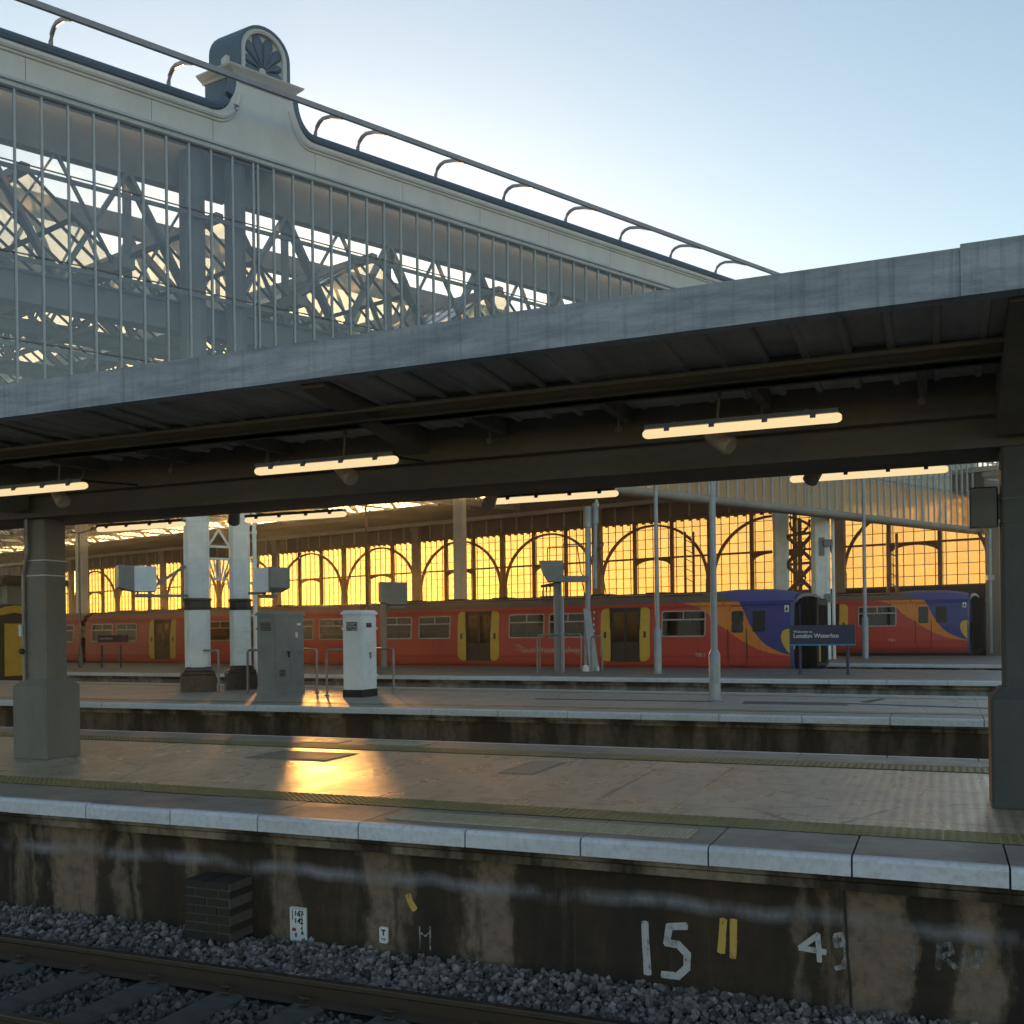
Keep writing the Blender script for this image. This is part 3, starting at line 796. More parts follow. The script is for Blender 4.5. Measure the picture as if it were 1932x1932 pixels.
for z in (.72, .40): mb.box(g0, g1, -.05, .05, z, z + .06)
for k in range(5): mb.bar((g0 + (g1 - g0) * k / 4, 0, .40), ((g0 + g1) / 2 + (k - 2) * .05, 0, -.12), .04, .03)
mb.tube([(g0, 0, -.35), (g0 + .04, 0, -.1), ((g0 + g1) / 2, 0, -.12), (g1 - .04, 0, -.1), (g1, 0, -.35)], .028, 8)
mb.bar((g0, 0, .78), ((g0 + g1) / 2, 0, 1.2), .05, .05); mb.bar((g1, 0, .78), ((g0 + g1) / 2, 0, 1.2), .05, .05)
obj("tie_frame", mb, M_white, br)
# columns of the next line
pD = at_depth(1550, 1200, 45.8); pC = at_depth(1475, 1200, 48.0)
colC = iron_column("iron_column", "greyish riveted column behind the blue train roof, left of the crossed iron lattice", pC, FG.rot - .9, .72, 12.8, False, None)
colD = iron_column("iron_column", "white riveted column with pipe rising behind the first train's nose, right of the crossed lattice", pD, FG.rot - .9, .78, 12.8, False, None)
mb = MB(); mb.tube([(.52, -.2, .0), (.52, -.2, 12.5)], .07, 8); obj("downpipe", mb, M_white, colD)
mb = MB()
for z, w_, h_ in ((2.55, .3, .35), (5.0, .35, .3)): mb.box(.1, .1 + w_, -.62, -.40, z, z + h_)
mb.box(-.1, .12, -.48, -.40, 4.6, 5.4); obj("junction_box", mb, M_truss, colD)
lat = thing("iron_lattice", "dark crossed iron lattice between two riveted columns above the first train's nose", "lattice", (pC.x, pC.y, 3.0), math.atan2(pD.y - pC.y, pD.x - pC.x))
L = (pD - pC).length; a, b = .36, L - .38
mb = MB()
for z0 in (0.0, 1.35):
    mb.bar((a, 0, z0), (b, 0, z0 + 1.35), .10, .14); mb.bar((a, .01, z0 + 1.35), (b, .01, z0), .10, .14)
    mb.tube([((a + b) / 2 + .34 * math.cos(R(q)), -.02, z0 + .675 + .34 * math.sin(R(q))) for q in range(0, 361, 30)], .05, 6)
for z in (0, 1.35, 2.7): mb.bar((a, 0, z), (b, 0, z), .10, .12)
mb.bar(((a + b) / 2, 0, -.6), ((a + b) / 2, 0, 3.4), .12, .14, (1, 0, 0))
mb.tube([((a + b) / 2 + .6 * math.cos(R(q)), 0, -.55 + .6 * math.sin(R(q))) for q in range(0, 181, 20)], .06, 6)
mb.tube([((a + b) / 2 + .62 * math.cos(R(q)), 0, 3.3 - .55 * math.sin(R(q))) for q in range(0, 181, 20)], .06, 6)
obj("lattice_bars", mb, M_frame, lat)
pE = at_depth(870, 1150, 62.0); pF = at_depth(156, 1150, 76.0)
iron_column("iron_column", "pale riveted column standing alone inside the shed right of the gangway between carriages", pE, FW.rot, .68, 10.9, False, None, False)
iron_column("iron_column", "slim far column seen just right of the nearest concrete canopy post", pF, FW.rot, .72, 10.9, False, None, False)

# ---------------------------------------------------------------- roof trusses and glazed roof of the shed
def truss(y, x0, x1, label, pit=1.72, sec=1.0, head=4.95):
    t = thing("roof_truss", label, "truss", FG.world((x0 + x1) / 2, y, 9.3), FG.rot, "lattice trusses inside the shed roof")
    m = (x0 + x1) / 2
    mb = MB(); mb.box(x0 - m, x1 - m, -.16, .16, 3.72, head); obj("top_chord", mb, M_truss, t)
    mb = MB(); lo_ = 0 if head > 4.5 else .4
    mb.box(x0 - m, x1 - m, -.17, .17, lo_, .75)
    mb.box(x0 - m, x1 - m, -.26, .26, lo_ - .01, lo_ + .05); mb.box(x0 - m, x1 - m, -.26, .26, .70, .752); obj("bottom_chord", mb, M_truss, t)
    mb = MB(); n = int((x1 - x0) / pit)
    for k in range(n):
        a = x0 - m + k * pit; b = a + pit
        z0_, z1_ = (.7, 3.8) if k % 2 == 0 else (3.8, .7)
        mb.bar((a, 0, z0_), (b, 0, z1_), .10, .34 * sec, (0, 1, 0))
        if k % 2: mb.bar((a, .02, .7), (a, .02, 3.8), .2 * sec, .09, (0, 1, 0))
    obj("diagonals", mb, M_truss, t)
    mb = MB()
    for k in range(n):
        a = x0 - m + k * pit; b = a + pit
        z0_, z1_ = (.7, 3.8) if k % 2 else (3.8, .7)
        mb.bar((a, -.06, z0_), (b, -.06, z1_), .05, .14, (0, 1, 0))
    obj("counter_braces", mb, M_truss, t)
    return t
xD = FG.loc(pD).x; xA = FG.loc(ca).x
xAl = fg_x(130, 10.5)
truss(.95, xAl - 1.72 * 8, xd - .35, "heavy lattice truss right behind the end screen, left of the paired columns")
truss(.95, xd - .30, xD, "long lattice truss close behind the end screen, right of the paired columns")
truss(4.9, -60, -3.2, "light close-set truss between the end screen and the second heavy truss", 1.35, .55, 4.3)
for i, y_ in enumerate((9.5, 18.5, 28.0)):
    truss(y_, -60, -2 - .2 * y_, ("second", "third", "fourth")[i] + " roof truss back from the end screen, seen through its glass", 2.2, .8, 3.98)
roof = thing("shed_roof", "ridge and furrow glass roof of the shed glowing with warm evening light", "roof", FW.world(-50, -29, 10.7), FW.rot)
PER, ZF, ZRG = 4.6, 0.0, 1.65
NR = 12
def xend(y): return .24 * y - .45
mbG, mbB, mbV = MB(), MB(), MB()
for i in range(NR):
    ya, yr, yb = -1.4 - PER * i, -1.4 - PER * (i + .5), -1.4 - PER * (i + 1)
    for y0, z0_, y1, z1_ in ((ya, ZF + .12, yr, ZRG), (yr, ZRG, yb, ZF + .12)):
        xe = min(xend(y0), xend(y1))
        mbG.face([(-100 + 50, y0 + 29, z0_), (xe + 50, y0 + 29, z0_), (xe + 50, y1 + 29, z1_), (-100 + 50, y1 + 29, z1_)])
        x = xe
        while x > -100:
            mbB.bar((x + 50, y0 + 29, z0_ - .03), (x + 50, y1 + 29, z1_ - .03), .05, .07); x -= .62
        for f in (.5,): mbB.bar((-50, y0 + (y1 - y0) * f + 29, z0_ + (z1_ - z0_) * f - .07), (xe + 50, y0 + (y1 - y0) * f + 29, z0_ + (z1_ - z0_) * f - .07), .08, .1)
    mbV.bar((-50, yr + 29, ZRG + .02), (xend(yr) + 50, yr + 29, ZRG + .02), .22, .2)
    mbV.box(-50, xend(yb) + 50, yb + 29 - .16, yb + 29 + .16, ZF - .18, ZF + .12)
    x = xend(yb) - 3
    while x > -100:      # raking principals
        for y0, z0_, y1, z1_ in ((ya, ZF, yr, ZRG), (yr, ZRG, yb, ZF)):
            mbV.bar((x + 50, y0 + 29, z0_ - .08), (x + 50, y1 + 29, z1_ - .08), .16, .2)
        mbV.bar((x + 50, ya + 29, ZF - .1), (x + 50, yb + 29, ZF - .1), .1, .14)
        x -= 4.0
mbL = MB()
for i in range(2, NR - 1):       # light lattice girders under the valleys
    yb = -1.4 - PER * (i + 1) + 29; xe = xend(yb - 29) + 50 - 1.5
    for z in (-.30, -1.35): mbL.box(xe - 62, xe, yb - .06, yb + .06, z - .05, z + .05)
    for k in range(42):
        a = xe - 1.45 * k; b = a - 1.45
        mbL.bar((a, yb - .03, -.3), (b, yb - .03, -1.35), .05, .07, (0, 1, 0)); mbL.bar((a, yb + .03, -1.35), (b, yb + .03, -.3), .05, .07, (0, 1, 0))
obj("lattice_girders", mbL, M_beampaint, roof)
obj("roof_glass", mbG, M_roofglass, roof); obj("glazing_bars", mbB, M_dark, roof); obj("valley_beams", mbV, M_beampaint, roof)

# ---------------------------------------------------------------- arcaded side wall
BAY, ZS, ZTOP = 8.0, 3.5, 8.35
NBAY = 14
wall = thing("arcade_wall", "far side wall of the train shed with glowing orange arched windows in dark iron frames", "wall", FW.world(-NBAY * BAY / 2, 0, -1.0), FW.rot)
def wx(x): return x + NBAY * BAY / 2
mb = MB(); mb.box(wx(-NBAY * BAY), wx(.6), -.1, .4, 0, ZS + 1 - .12); obj("dado_wall", mb, M_dark, wall)
mb = MB(); mb.box(wx(-NBAY * BAY), wx(.6), -.22, .42, ZS + 1 - .12, ZS + 1 + .02); obj("sill", mb, M_dark, wall)
mb = MB(); mb.box(wx(-NBAY * BAY), wx(.6), -.12, .45, ZTOP + 1, ZTOP + 2.25)
mb.extrude_x([(-.12, 10.35), (-.3, 10.6), (-.8, 11.25), (-1.35, 11.62), (-1.35, 11.75), (.45, 11.75), (.45, 10.35)], wx(-NBAY * BAY), wx(-.9))
obj("cove", mb, M_cove, wall)
mb = MB(); mb.box(wx(-NBAY * BAY), wx(.3), -.5, -.13, ZTOP + 2.0, ZTOP + 2.26); obj("cornice_beam", mb, M_beampaint, wall)
mb = MB()
for k in range(NBAY * 6):
    x = -k * BAY / 6; mb.box(wx(x) - .06, wx(x) + .06, -.2, -.12, ZTOP + 1.05, ZTOP + 2.0)
for k in range(NBAY * 3):
    x = -k * BAY / 3 - 1
    mb.tube([(wx(x), -.3, ZTOP + 2.2), (wx(x), -.45, ZTOP + 2.75), (wx(x), -1.0, ZTOP + 3.25), (wx(x), -1.5, ZTOP + 3.4)], .09, 6)
obj("cove_ribs", mb, M_beampaint, wall)
mb = MB()
for k in range(NBAY + 1):
    if k % 2 == 0: mb.box(wx(-k * BAY) - .34, wx(-k * BAY) + .34, -.42, -.005, .4, ZTOP + 2.0)
    else: mb.box(wx(-k * BAY) - .15, wx(-k * BAY) + .15, -.2, -.005, ZS + 1.0, ZTOP + 1.02)
# thick piers as parts of their own
obj_p = None
mb_t = MB(); mb_t.box(-.34, .34, -.42, -.103, .4, ZTOP + 2.0); mb_t.box(-.42, .42, -.5, -.103, ZTOP + 1.7, ZTOP + 1.95)
mb_s = MB(); mb_s.box(-.15, .15, -.2, .1, ZS + 1.03, ZTOP + .998)
pt = ps = None
for k in range(NBAY + 1):
    thick = k % 2 == 1 or k == 0
    if thick: o = pt.copy() if pt else obj("pier", mb_t, M_pier, wall); pt = pt or o
    else: o = ps.copy() if ps else obj("pier", mb_s, M_frame, wall); ps = ps or o
    if o.name not in COL.objects: COL.objects.link(o)
    o.location = (wx(-k * BAY), 0, 0)
H = ZTOP - ZS
def arch_frame():
    mb = MB(); b2 = BAY / 2 - .15
    th = BAY / 6
    for x in (-th, th): mb.box(x - .085, x + .085, -.12, .12, .02, H)
    zt = H * .50
    mb.box(-b2, b2, -.09, .09, zt - .055, zt + .055)
    n = 24; a_out = [((b2 + .0) * math.cos(R(180 * k / n)), -.03, .9 + (H - 1.25) * math.sin(R(180 * k / n))) for k in range(n + 1)]
    mb.band_y([(p[0], p[2] + .06) for p in a_out], [(p[0] * .972, p[2] - .07) for p in a_out], -.13, .06)
    for sg in (-1, 1): mb.box(sg * (b2 - .16), sg * (b2 - .001), -.13, .06, .02, .98)
    # small arch with solid spandrels in the middle light
    sa = [(th * .97 * math.cos(R(180 * k / 14)), zt - .62 + .50 * math.sin(R(180 * k / 14))) for k in range(15)]
    mb.band_y([(x, zt - .06) for x, z in sa], sa, -.05, .05)
    mb.box(-b2, b2, -.1, .1, 0.02, .1); mb.box(-b2, b2, -.1, .1, H - .14, H)
    xs_ = [-b2 + 2 * b2 * k / 14 for k in range(1, 14)]
    for x in xs_: mb.box(x - .016, x + .016, -.03, .03, .02, H)
    for k in range(1, 8):
        z = H * k / 8
        if abs(z - zt) > .2: mb.box(-b2, b2, -.027, .027, z - .016, z + .016)
    for k in range(28):   # scalloped heads of the top lights
        x = -b2 + 2 * b2 * (k + .5) / 28
        if k % 2: mb.box(x - .1, x + .1, -.02, .02, H - .24, H - .13)
    return mb
def arch_pane():
    mb = MB(); b2 = BAY / 2 - .15; mb.face([(-b2, .045, .02), (b2, .045, .02), (b2, .045, H), (-b2, .045, H)]); return mb
w0 = obj("arched_window", arch_frame(), M_frame, wall); w0.location = (wx(-BAY / 2), 0, ZS + 1)
p0 = obj("pane", arch_pane(), M_arcglass, w0)
for k in range(1, NBAY):
    c = w0.copy(); COL.objects.link(c); c.location = (wx(-BAY / 2 - k * BAY), 0, ZS + 1)
    d = p0.copy(); COL.objects.link(d); d.parent = c
# brick return wall and palings beyond the corner
bw = thing("brick_wall", "low red-brown brick wall past the shed corner, behind the lamp post at right", "wall", FW.world(6, .8, -1.0), FW.rot)
mb = MB(); mb.box(-5.2, 18, 0, .5, 0, 3.6)
for k in range(3): mb.box(-5.0 + 6 * k, -4.2 + 6 * k, -.12, 0, 0, 3.75)
obj("brickwork", mb, paint("red_brown_brick", (.16, .065, .04), (.10, .045, .03), .85, scale=4), bw)
mb = MB(); mb.box(-5.25, 18, -.06, .56, 3.76, 3.86); obj("wall_coping", mb, M_slab, bw)
fe = thing("railing_fence", "dark spiked iron railing beside the second train's nose", "fence", FW.world(2.5, -4.0, .0), FW.rot)
mb = MB()
for k in range(16): mb.bar((k * .16 - 1.2, 0, 0), (k * .16 - 1.2, 0, 1.55), .03, .03, (1, 0, 0))
for z in (.2, 1.3): mb.box(-1.25, 1.25, -.02, .02, z, z + .05)
obj("palings", mb, M_dark, fe)

# ---------------------------------------------------------------- canopy over the near platform
def fascia_mat():
    m, nt, out = newmat("weathered_fascia_concrete")
    x, y, z = sepxyz(nt)
    a = noise(nt, coords(nt, (.5, 1, 3.5)), 2.6, 9, .7, .3)
    st = noise(nt, coords(nt, (9, 1, .25)), 2.2, 6, .7)
    col = mixc(nt, ramp(nt, a, [(.36, 0), (.64, 1)]), (.23, .255, .30), (.40, .43, .49))
    col = mixc(nt, math_(nt, 'MULTIPLY', ramp(nt, st, [(.5, 0), (.72, 1)]), .6), col, (.14, .15, .165))
    sp = noise(nt, coords(nt), 14, 6, .7)
    col = mixc(nt, math_(nt, 'MULTIPLY', ramp(nt, sp, [(.55, 0), (.72, 1)]), .5), col, (.17, .18, .195))
    surface(nt, out, col, .8, 0, sp, .006, .3); return m
M_fascia = fascia_mat()
M_soffit = paint("sooty_soffit_boards", (.40, .375, .355), (.24, .225, .215), .85, scale=1.4, stretch=(2.5, .5, 1), fine=.3, spec=.2)
M_beam = paint("sooty_concrete_beam", (.13, .114, .102), (.085, .074, .067), .85, scale=1.1, stretch=(.5, 1, 2), fine=.3, spec=.2)
M_column = paint("grey_canopy_concrete", (.20, .185, .17), (.15, .14, .13), .75, scale=1.6, stretch=(1, 1, .4), bump=.004, spec=.3)
CX0, CX1 = -30.0, 9.0
TF, TB, ZFB, ZFT = 6.9, 11.95, 3.475, 3.775
can = thing("platform_canopy", "long dark concrete canopy with weathered pale fascia over the near platform", "canopy", FN.world(-10, 9.4, 2.8), FN.rot)
CO = Vector((-10, 9.4, 2.8))
def cb_(mb, x0, x1, y0, y1, z0, z1): mb.box(x0 + 10, x1 + 10, y0 - 9.4, y1 - 9.4, z0 - 2.8, z1 - 2.8)
mb = MB(); cb_(mb, CX0, .139, TF, TF + .13, ZFB, ZFT); obj("fascia", mb, M_fascia, can)
mb = MB(); cb_(mb, .1405, CX1, TF - .02, TF + .13, ZFB - .005, ZFT + .015); obj("fascia", mb, M_fascia, can)
mb = MB(); cb_(mb, CX0, CX1, TB, TB + .13, ZFB, ZFT); obj("fascia", mb, M_fascia, can)
mb = MB(); cb_(mb, CX0, CX1, TF + .1, TB, ZFT - .16, ZFT - .05); obj("roof_slab", mb, M_beam, can)
mb = MB(); rnd = random.Random(2); x = CX0 + .3
def zs_at(y): return 3.50 - .10 * min(1, (y - TF) / 2.2) if y < 9.4 else zs_at(18.8 - y)
while x < CX1 - .3:
    w_ = .30; dz = rnd.uniform(0, .012) + (.028 if rnd.random() < .22 else 0)
    for y0, y1 in ((TF + .135, 9.0), (9.8, TB - .005)):
        za, zb_ = zs_at(y0) + dz, zs_at(y1) + dz
        P = [(x + .012 + 10, y0 - 9.4), (x + w_ + 10, y0 - 9.4), (x + w_ + 10, y1 - 9.4), (x + .012 + 10, y1 - 9.4)]
        zz = (za, za, zb_, zb_)
        mb.raw([(p[0], p[1], z - 2.8) for p, z in zip(P, zz)] + [(p[0], p[1], z - 2.8 + .05) for p, z in zip(P, zz)],
               [(0, 1, 2, 3), (7, 6, 5, 4), (0, 4, 5, 1), (1, 5, 6, 2), (2, 6, 7, 3), (3, 7, 4, 0)])
    x += w_
obj("soffit_boards", mb, M_soffit, can)
mb = MB(); x = CX0 + .3
while x < CX1 - .3:
    for y0, y1 in ((TF + .135, 8.97), (9.83, TB - .01)):
        mb.loft([[(x + 10 + q, y - 9.4, zs_at(y) - d_ - 2.8) for q, d_ in ((-.035, -.02), (-.02, .010), (.02, .010), (.035, -.02))] for y in (y0, y1)])
    x += .30
obj("soffit_ribs", mb, M_soffit, can)
mb = MB(); cb_(mb, CX0 + .2, CX1 - .2, 8.98, 9.82, 2.86, 3.62); cb_(mb, CX0 + .2, CX1 - .2, 8.86, 8.98, 3.10, 3.62); cb_(mb, CX0 + .2, CX1 - .2, 9.82, 9.94, 3.10, 3.62)
obj("main_beam", mb, M_beam, can)
for ya in (7.9, 10.72):
    mb = MB(); cb_(mb, CX0 + .2, CX1 - .2, ya, ya + .17, 3.315, 3.60); cb_(mb, CX0 + .2, CX1 - .2, ya - .06, ya + .23, 3.315, 3.335)
    obj("purlin", mb, M_beam, can)
def arm(x0, x1, zr):
    mb = MB()
    for a, b, sg in ((8.86, TF + .14, 1), (9.94, TB - .01, -1)):
        P = [(a, 3.6), (a, zr), (b, 3.44), (b, 3.6)]
        mb.loft([[(xx + 10, y - 9.4, z - 2.8) for y, z in P] for xx in (x0, x1)])
    return obj("cantilever_arm", mb, M_beam, can)
arm(.42, .84, 2.93); arm(-10.2, -9.8, 2.93); arm(-4.78, -4.56, 3.18); arm(5.0, 5.2, 3.18); arm(-15.4, -15.2, 3.18)
mb = MB()
x = -16.0
while x < 8:
    if min(abs(x - c) for c in (.63, -4.67, -10)) > .45:
        for y0, y1 in ((8.07, 8.86), (9.94, 10.72)):
            mb = MB(); cb_(mb, x, x + .07, y0, y1, 3.29, 3.42); obj("cross_strut", mb, M_beam, can)
        mb = MB()
        mb.tube([(x + 10 + .03, 8.55 - 9.4, 3.3 - 2.8), (x + 10 + .03, 8.55 - 9.4, 3.16 - 2.8)], .012, 6)
        mb.tube([(x + 10 + .03, 8.55 - 9.4, 3.2 - 2.8), (x + 10 + .03, 8.55 - 9.4, 3.15 - 2.8)], .035, 8)
        obj("drop_rod", mb, M_beam, can)
    x += 1.22
mb = MB(); mb.tube([(CX0 + 10.5, 7.62 - 9.4, 3.36 - 2.8), (CX1 + 9.5, 7.62 - 9.4, 3.36 - 2.8)], .018, 6); obj("conduit", mb, M_beam, can)

def canopy_column(label, x, y, M_column):
    t = thing("canopy_column", label, "column", FN.world(x, y, 0), FN.rot, "concrete columns of the near canopy")
    mb = MB(); h = .17; c = .02
    P = [(-h + c, -h), (h - c, -h), (h, -h + c), (h, h - c), (h - c, h), (-h + c, h), (-h, h - c), (-h, -h + c)]
    mb.loft([[(a, b, z) for a, b in P] for z in (.93, 2.858)]); obj("shaft", mb, M_column, t)
    mb = MB(); h = .27
    Q = [(-h + c, -h), (h - c, -h), (h, -h + c), (h, h - c), (h - c, h), (-h + c, h), (-h, h - c), (-h, -h + c)]
    mb.loft([[(a, b, z) for a, b in Q] for z in (.004, .86)] + [[(a * .7, b * .7, .95) for a, b in Q]]); obj("plinth", mb, M_column, t)
    return t
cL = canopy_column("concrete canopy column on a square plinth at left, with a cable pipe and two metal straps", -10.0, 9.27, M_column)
cR = canopy_column("shade-darkened concrete canopy column on a square plinth at the right edge, with a black box", .63, 9.17, paint("shaded_column_concrete", (.085, .09, .095), (.06, .063, .066), .7, scale=1.6, stretch=(1, 1, .4), spec=.25))  # darker copy of the column concrete, backlit shade put into its colour
for xx, yy in ((-20.6, 9.3), (9.0 - .4, 9.3)): pass
mb = MB(); mb.tube([(-.13, -.205, .9), (-.13, -.205, 2.2), (-.05, -.215, 2.45), (-.05, -.215, 2.86)], .022, 8); obj("cable_pipe", mb, M_pipe, cL)
mb = MB()
for z in (2.18, 2.36): mb.rim(-.178, .178, -.178, .178, .02, .008, z, z + .012)
mb.v = [(a, c, b) for a, b, c in mb.v]; obj("steel_strap", mb, M_sign_white, cL)
mb = MB(); mb.lathe(0, 0, [(.035, 0), (.035, .03), (.02, .05)], 12); mb.v = [(a - .135, -.22 - c, b + 1.28) for a, b, c in mb.v]; obj("call_button", mb, M_black, cL)
mb = MB(); mb.bbox(-.155, -.115, -.27, -.228, 1.46, 1.60, .008); obj("socket", mb, M_sign_white, cL)
mb = MB(); mb.bbox(-.40, -.19, -.09, .09, 2.24, 2.56, .012); mb.box(-.2, -.16, -.05, .05, 2.3, 2.5); obj("black_box", mb, M_black, cR)
mb = MB()
for z in (2.26, 2.44): mb.rim(-.178, .178, -.178, .178, .02, .008, z, z + .012)
mb.v = [(a, c, b) for a, b, c in mb.v]; obj("steel_strap", mb, M_black, cR)

# lit tubes under the canopy
def tube_light(x0, y, z, label, L=1.5):
    t = thing("tube_light", label, "light", FN.world(x0 + L / 2, y, z), FN.rot, "lit tube lights hanging under the canopy")
    mb = MB(); n = 10
    rings = []
    for s_, r_ in ((0, .5), (.012, .82), (.035, 1), (L - .035, 1), (L - .012, .82), (L, .5)):
        rings.append([(s_ - L / 2, .046 * r_ * math.cos(2 * math.pi * k / n), -.004 + .037 * r_ * math.sin(2 * math.pi * k / n)) for k in range(n)])
    mb.loft(rings); obj("diffuser", mb, M_tube, t, smooth=True)
    mb = MB(); mb.box(-L / 2 + .02, L / 2 - .02, -.05, .05, .028, .06)
    for k in (-.55, -.2, .2, .55): mb.box(k * L / 1.5 - .02, k * L / 1.5 + .02, -.058, .058, .0, .05)
    for k in (-.5, .5): mb.bar((k, 0, .07), (k, .97 if y < 9 else -1.05, .14), .03, .02)
    obj("housing", mb, M_black, t)
    return t
ord_ = ("lit white tube light at the right under the near side of the canopy",
        "lit white tube light left of centre under the near side of the canopy",
        "lit white tube light cut off by the left frame edge under the canopy")
for i, (px, py) in enumerate(((1588, 786), (750, 866), (163, 915))):
    q = FN.on_plane(px, py, 7.88); tube_light(q.x - 1.5, 7.88, q.z, ord_[i])
ordf = ("half hidden lit tube below the canopy beam in front of the glazed gable at right", "half hidden lit tube below the canopy beam, above the signal masts",
        "half hidden lit tube below the canopy beam, right of the white iron columns", "half hidden lit tube below the canopy beam, right of the concrete column at left")
for i, (px, py) in enumerate(((1789, 884), (1166, 930), (652, 969), (348, 988))):
    q = FN.on_plane(px, py, 11.0); tube_light(q.x - 1.52, 11.0, q.z, ordf[i], 1.52)
def speaker(px, py, y, label, dirv):
    q = FN.on_plane(px, py, y)
    t = thing("loudspeaker", label, "speaker", FN.world(q.x, y, q.z), FN.rot, "round loudspeakers under the canopy")
    d = Vector(dirv).normalized(); mb = MB()
    mb.tube([-d * .13, -d * .12, d * .10, d * .115], [.05, .062, .078, .06], 14); obj("horn", mb, M_speaker, t)
    mb = MB(); mb.tube([-d * .05 + Vector((0, 0, .07)), Vector((0, 0, 3.36 - q.z))], .012, 6); mb.box(-.03, .03, -.03, .03, .06, .1); obj("bracket", mb, M_beam, t)
M_speaker = paint("grey_speaker_shell", (.26, .24, .22), (.2, .185, .17), .6)
for px, py, lb in ((1360, 832, "grey cylinder loudspeaker beneath the right tube light"), (653, 893, "grey cylinder loudspeaker beneath the tube light left of centre"), (114, 939, "grey cylinder loudspeaker beneath the leftmost tube light")):
    speaker(px, py, 8.2, lb, (.8, -.35, -.55))
for px, py, lb in ((1537, 893, "dark loudspeaker silhouetted at the canopy beam over the glazed gable"), (925, 944, "dark loudspeaker silhouetted at the canopy beam left of the signal masts"), (442, 974, "dark loudspeaker silhouetted at the canopy beam above the white columns")):
    speaker(px, py, 10.6, lb, (-.5, .5, -.6))

# ---------------------------------------------------------------- marks, plates and a brick stub on the near wall
TW = 6.93
def wpt(px, py): return FN.on_plane(px, py, TW)
def strokes(name, parent, lines, width, mat, d=.003):
    mb = MB(); lay = 0
    for ln in lines:
        pts = [wpt(*p) for p in ln]; pts = [Vector((p.x, p.z, 0)) for p in pts]
        for i in range(len(pts) - 1):
            a, b = pts[i], pts[i + 1]; t = (b - a).normalized(); nn = Vector((-t.y, t.x, 0)) * width / 2; lay += 1
            rnd_ = random.Random(lay); yy = -d - lay * .0004
            ex = t * width * .25
            q = [a - ex + nn, b + ex + nn * rnd_.uniform(.85, 1.1), b + ex * 1.5, b + ex - nn * rnd_.uniform(.85, 1.1), a - ex - nn, a - ex * 1.6]
            mb.face([(v.x, yy, v.y + 1.25) for v in q][::-1])
    o = obj(name, mb, mat, parent); o.location = (0, .21, 0); return o
strokes("painted_number", wallN, [[(1217, 1742), (1219, 1785), (1222, 1835)],
                                  [(1293, 1747), (1263, 1748), (1258, 1778), (1280, 1782), (1297, 1800), (1296, 1826), (1280, 1841), (1252, 1838)]], .052, M_sprayw)
strokes("painted_bars", wallN, [[(1365, 1737), (1363, 1770), (1361, 1794)], [(1384, 1738), (1384, 1775), (1383, 1804)]], .050, M_sprayy)
strokes("painted_number", wallN, [[(1543, 1764), (1510, 1788), (1556, 1796)], [(1543, 1764), (1545, 1790), (1546, 1812)]], .036, M_sprayw)
strokes("faded_number", wallN, [[(1577, 1765), (1592, 1762), (1594, 1780), (1578, 1784), (1575, 1768)], [(1594, 1780), (1598, 1805), (1590, 1823), (1578, 1826)]], .034, M_sprayf2)
strokes("faded_letters", wallN, [[(1722, 1785), (1722, 1826)], [(1770, 1826), (1772, 1784), (1792, 1780), (1797, 1796), (1776, 1804), (1802, 1824)],
                                 [(1812, 1830), (1820, 1790), (1834, 1822)], [(1815, 1812), (1830, 1810)], [(1842, 1824), (1845, 1795), (1852, 1812), (1860, 1796)]], .032, M_sprayf)
strokes("faint_marks", wallN, [[(792, 1748), (793, 1790)], [(812, 1748), (812, 1792)], [(795, 1760), (803, 1766), (812, 1758)]], .012, M_sprayf2)
strokes("ochre_splash", wallN, [[(771, 1690), (776, 1704), (782, 1714)]], .05, M_sprayy)
mb = MB()
cr = [wpt(*p) for p in ((1592, 1672), (1596, 1740), (1599, 1800), (1604, 1860), (1608, 1932))]
for a, b in zip(cr[:-1], cr[1:]): mb.bar((a.x, -.002, a.z + 1.25), (b.x, -.002, b.z + 1.25), .016, .014, (0, 1, 0))
o = obj("wall_joint", mb, M_joint, wallN); o.location = (0, .21, 0)
def plate(px, py, w, h, label, marks):
    p = wpt(px, py)
    t = thing("wall_plate", label, "sign", FN.world(p.x, TW, p.z), FN.rot)
    mb = MB(); mb.loft([[(x, y, z) for x, z in rounded(-w / 2, w / 2, -h / 2, h / 2, .015)] for y in (-.02, -.003)]); obj("plate", mb, M_sign_white, t)
    mb = MB()
    for x0, x1, z0, z1 in marks: mb.box(x0 * w, x1 * w, -.0225, -.0202, z0 * h, z1 * h)
    obj("marks", mb, M_black, t); return t
t = plate(565, 1743, .155, .275, "white rectangular plate with faint black figures and scale, beside the brick stub",
      [(.24, .27, -.25, .25), (.2, .33, -.28, -.2), (.17, .24, -.12, -.08), (.17, .24, .02, .05), (-.34, -.30, .12, .42), (-.42, .42, .455, .463), (.12, .14, .1, .44), (.27, .38, .3, .33)])
for i, (s_, z_) in enumerate((("167", .055), ("142", -.005))):
    text_mesh(s_, .058, "figures", t, M_black, (-.035, -.0215, z_ + .015), bold=.001)
text_mesh("0", .045, "figures", t, M_black, (-.03, -.0215, -.10), bold=.001)
mb = MB(); mb.box(-.055, -.02, -.0226, -.0203, -.055, -.03); obj("red_mark", mb, paint("red_mark", (.35, .03, .03)), t)
t = plate(726, 1763, .075, .125, "smaller white plate with a single black T, right of the larger wall plate", [(-.25, .25, -.22, -.18), (-.15, -.05, -.32, -.26), (.05, .2, -.32, -.26)])
text_mesh("T", .06, "figures", t, M_black, (0, -.0215, .0), 'CENTER', bold=.002)
a, b = wpt(398, 1660), wpt(472, 1660)
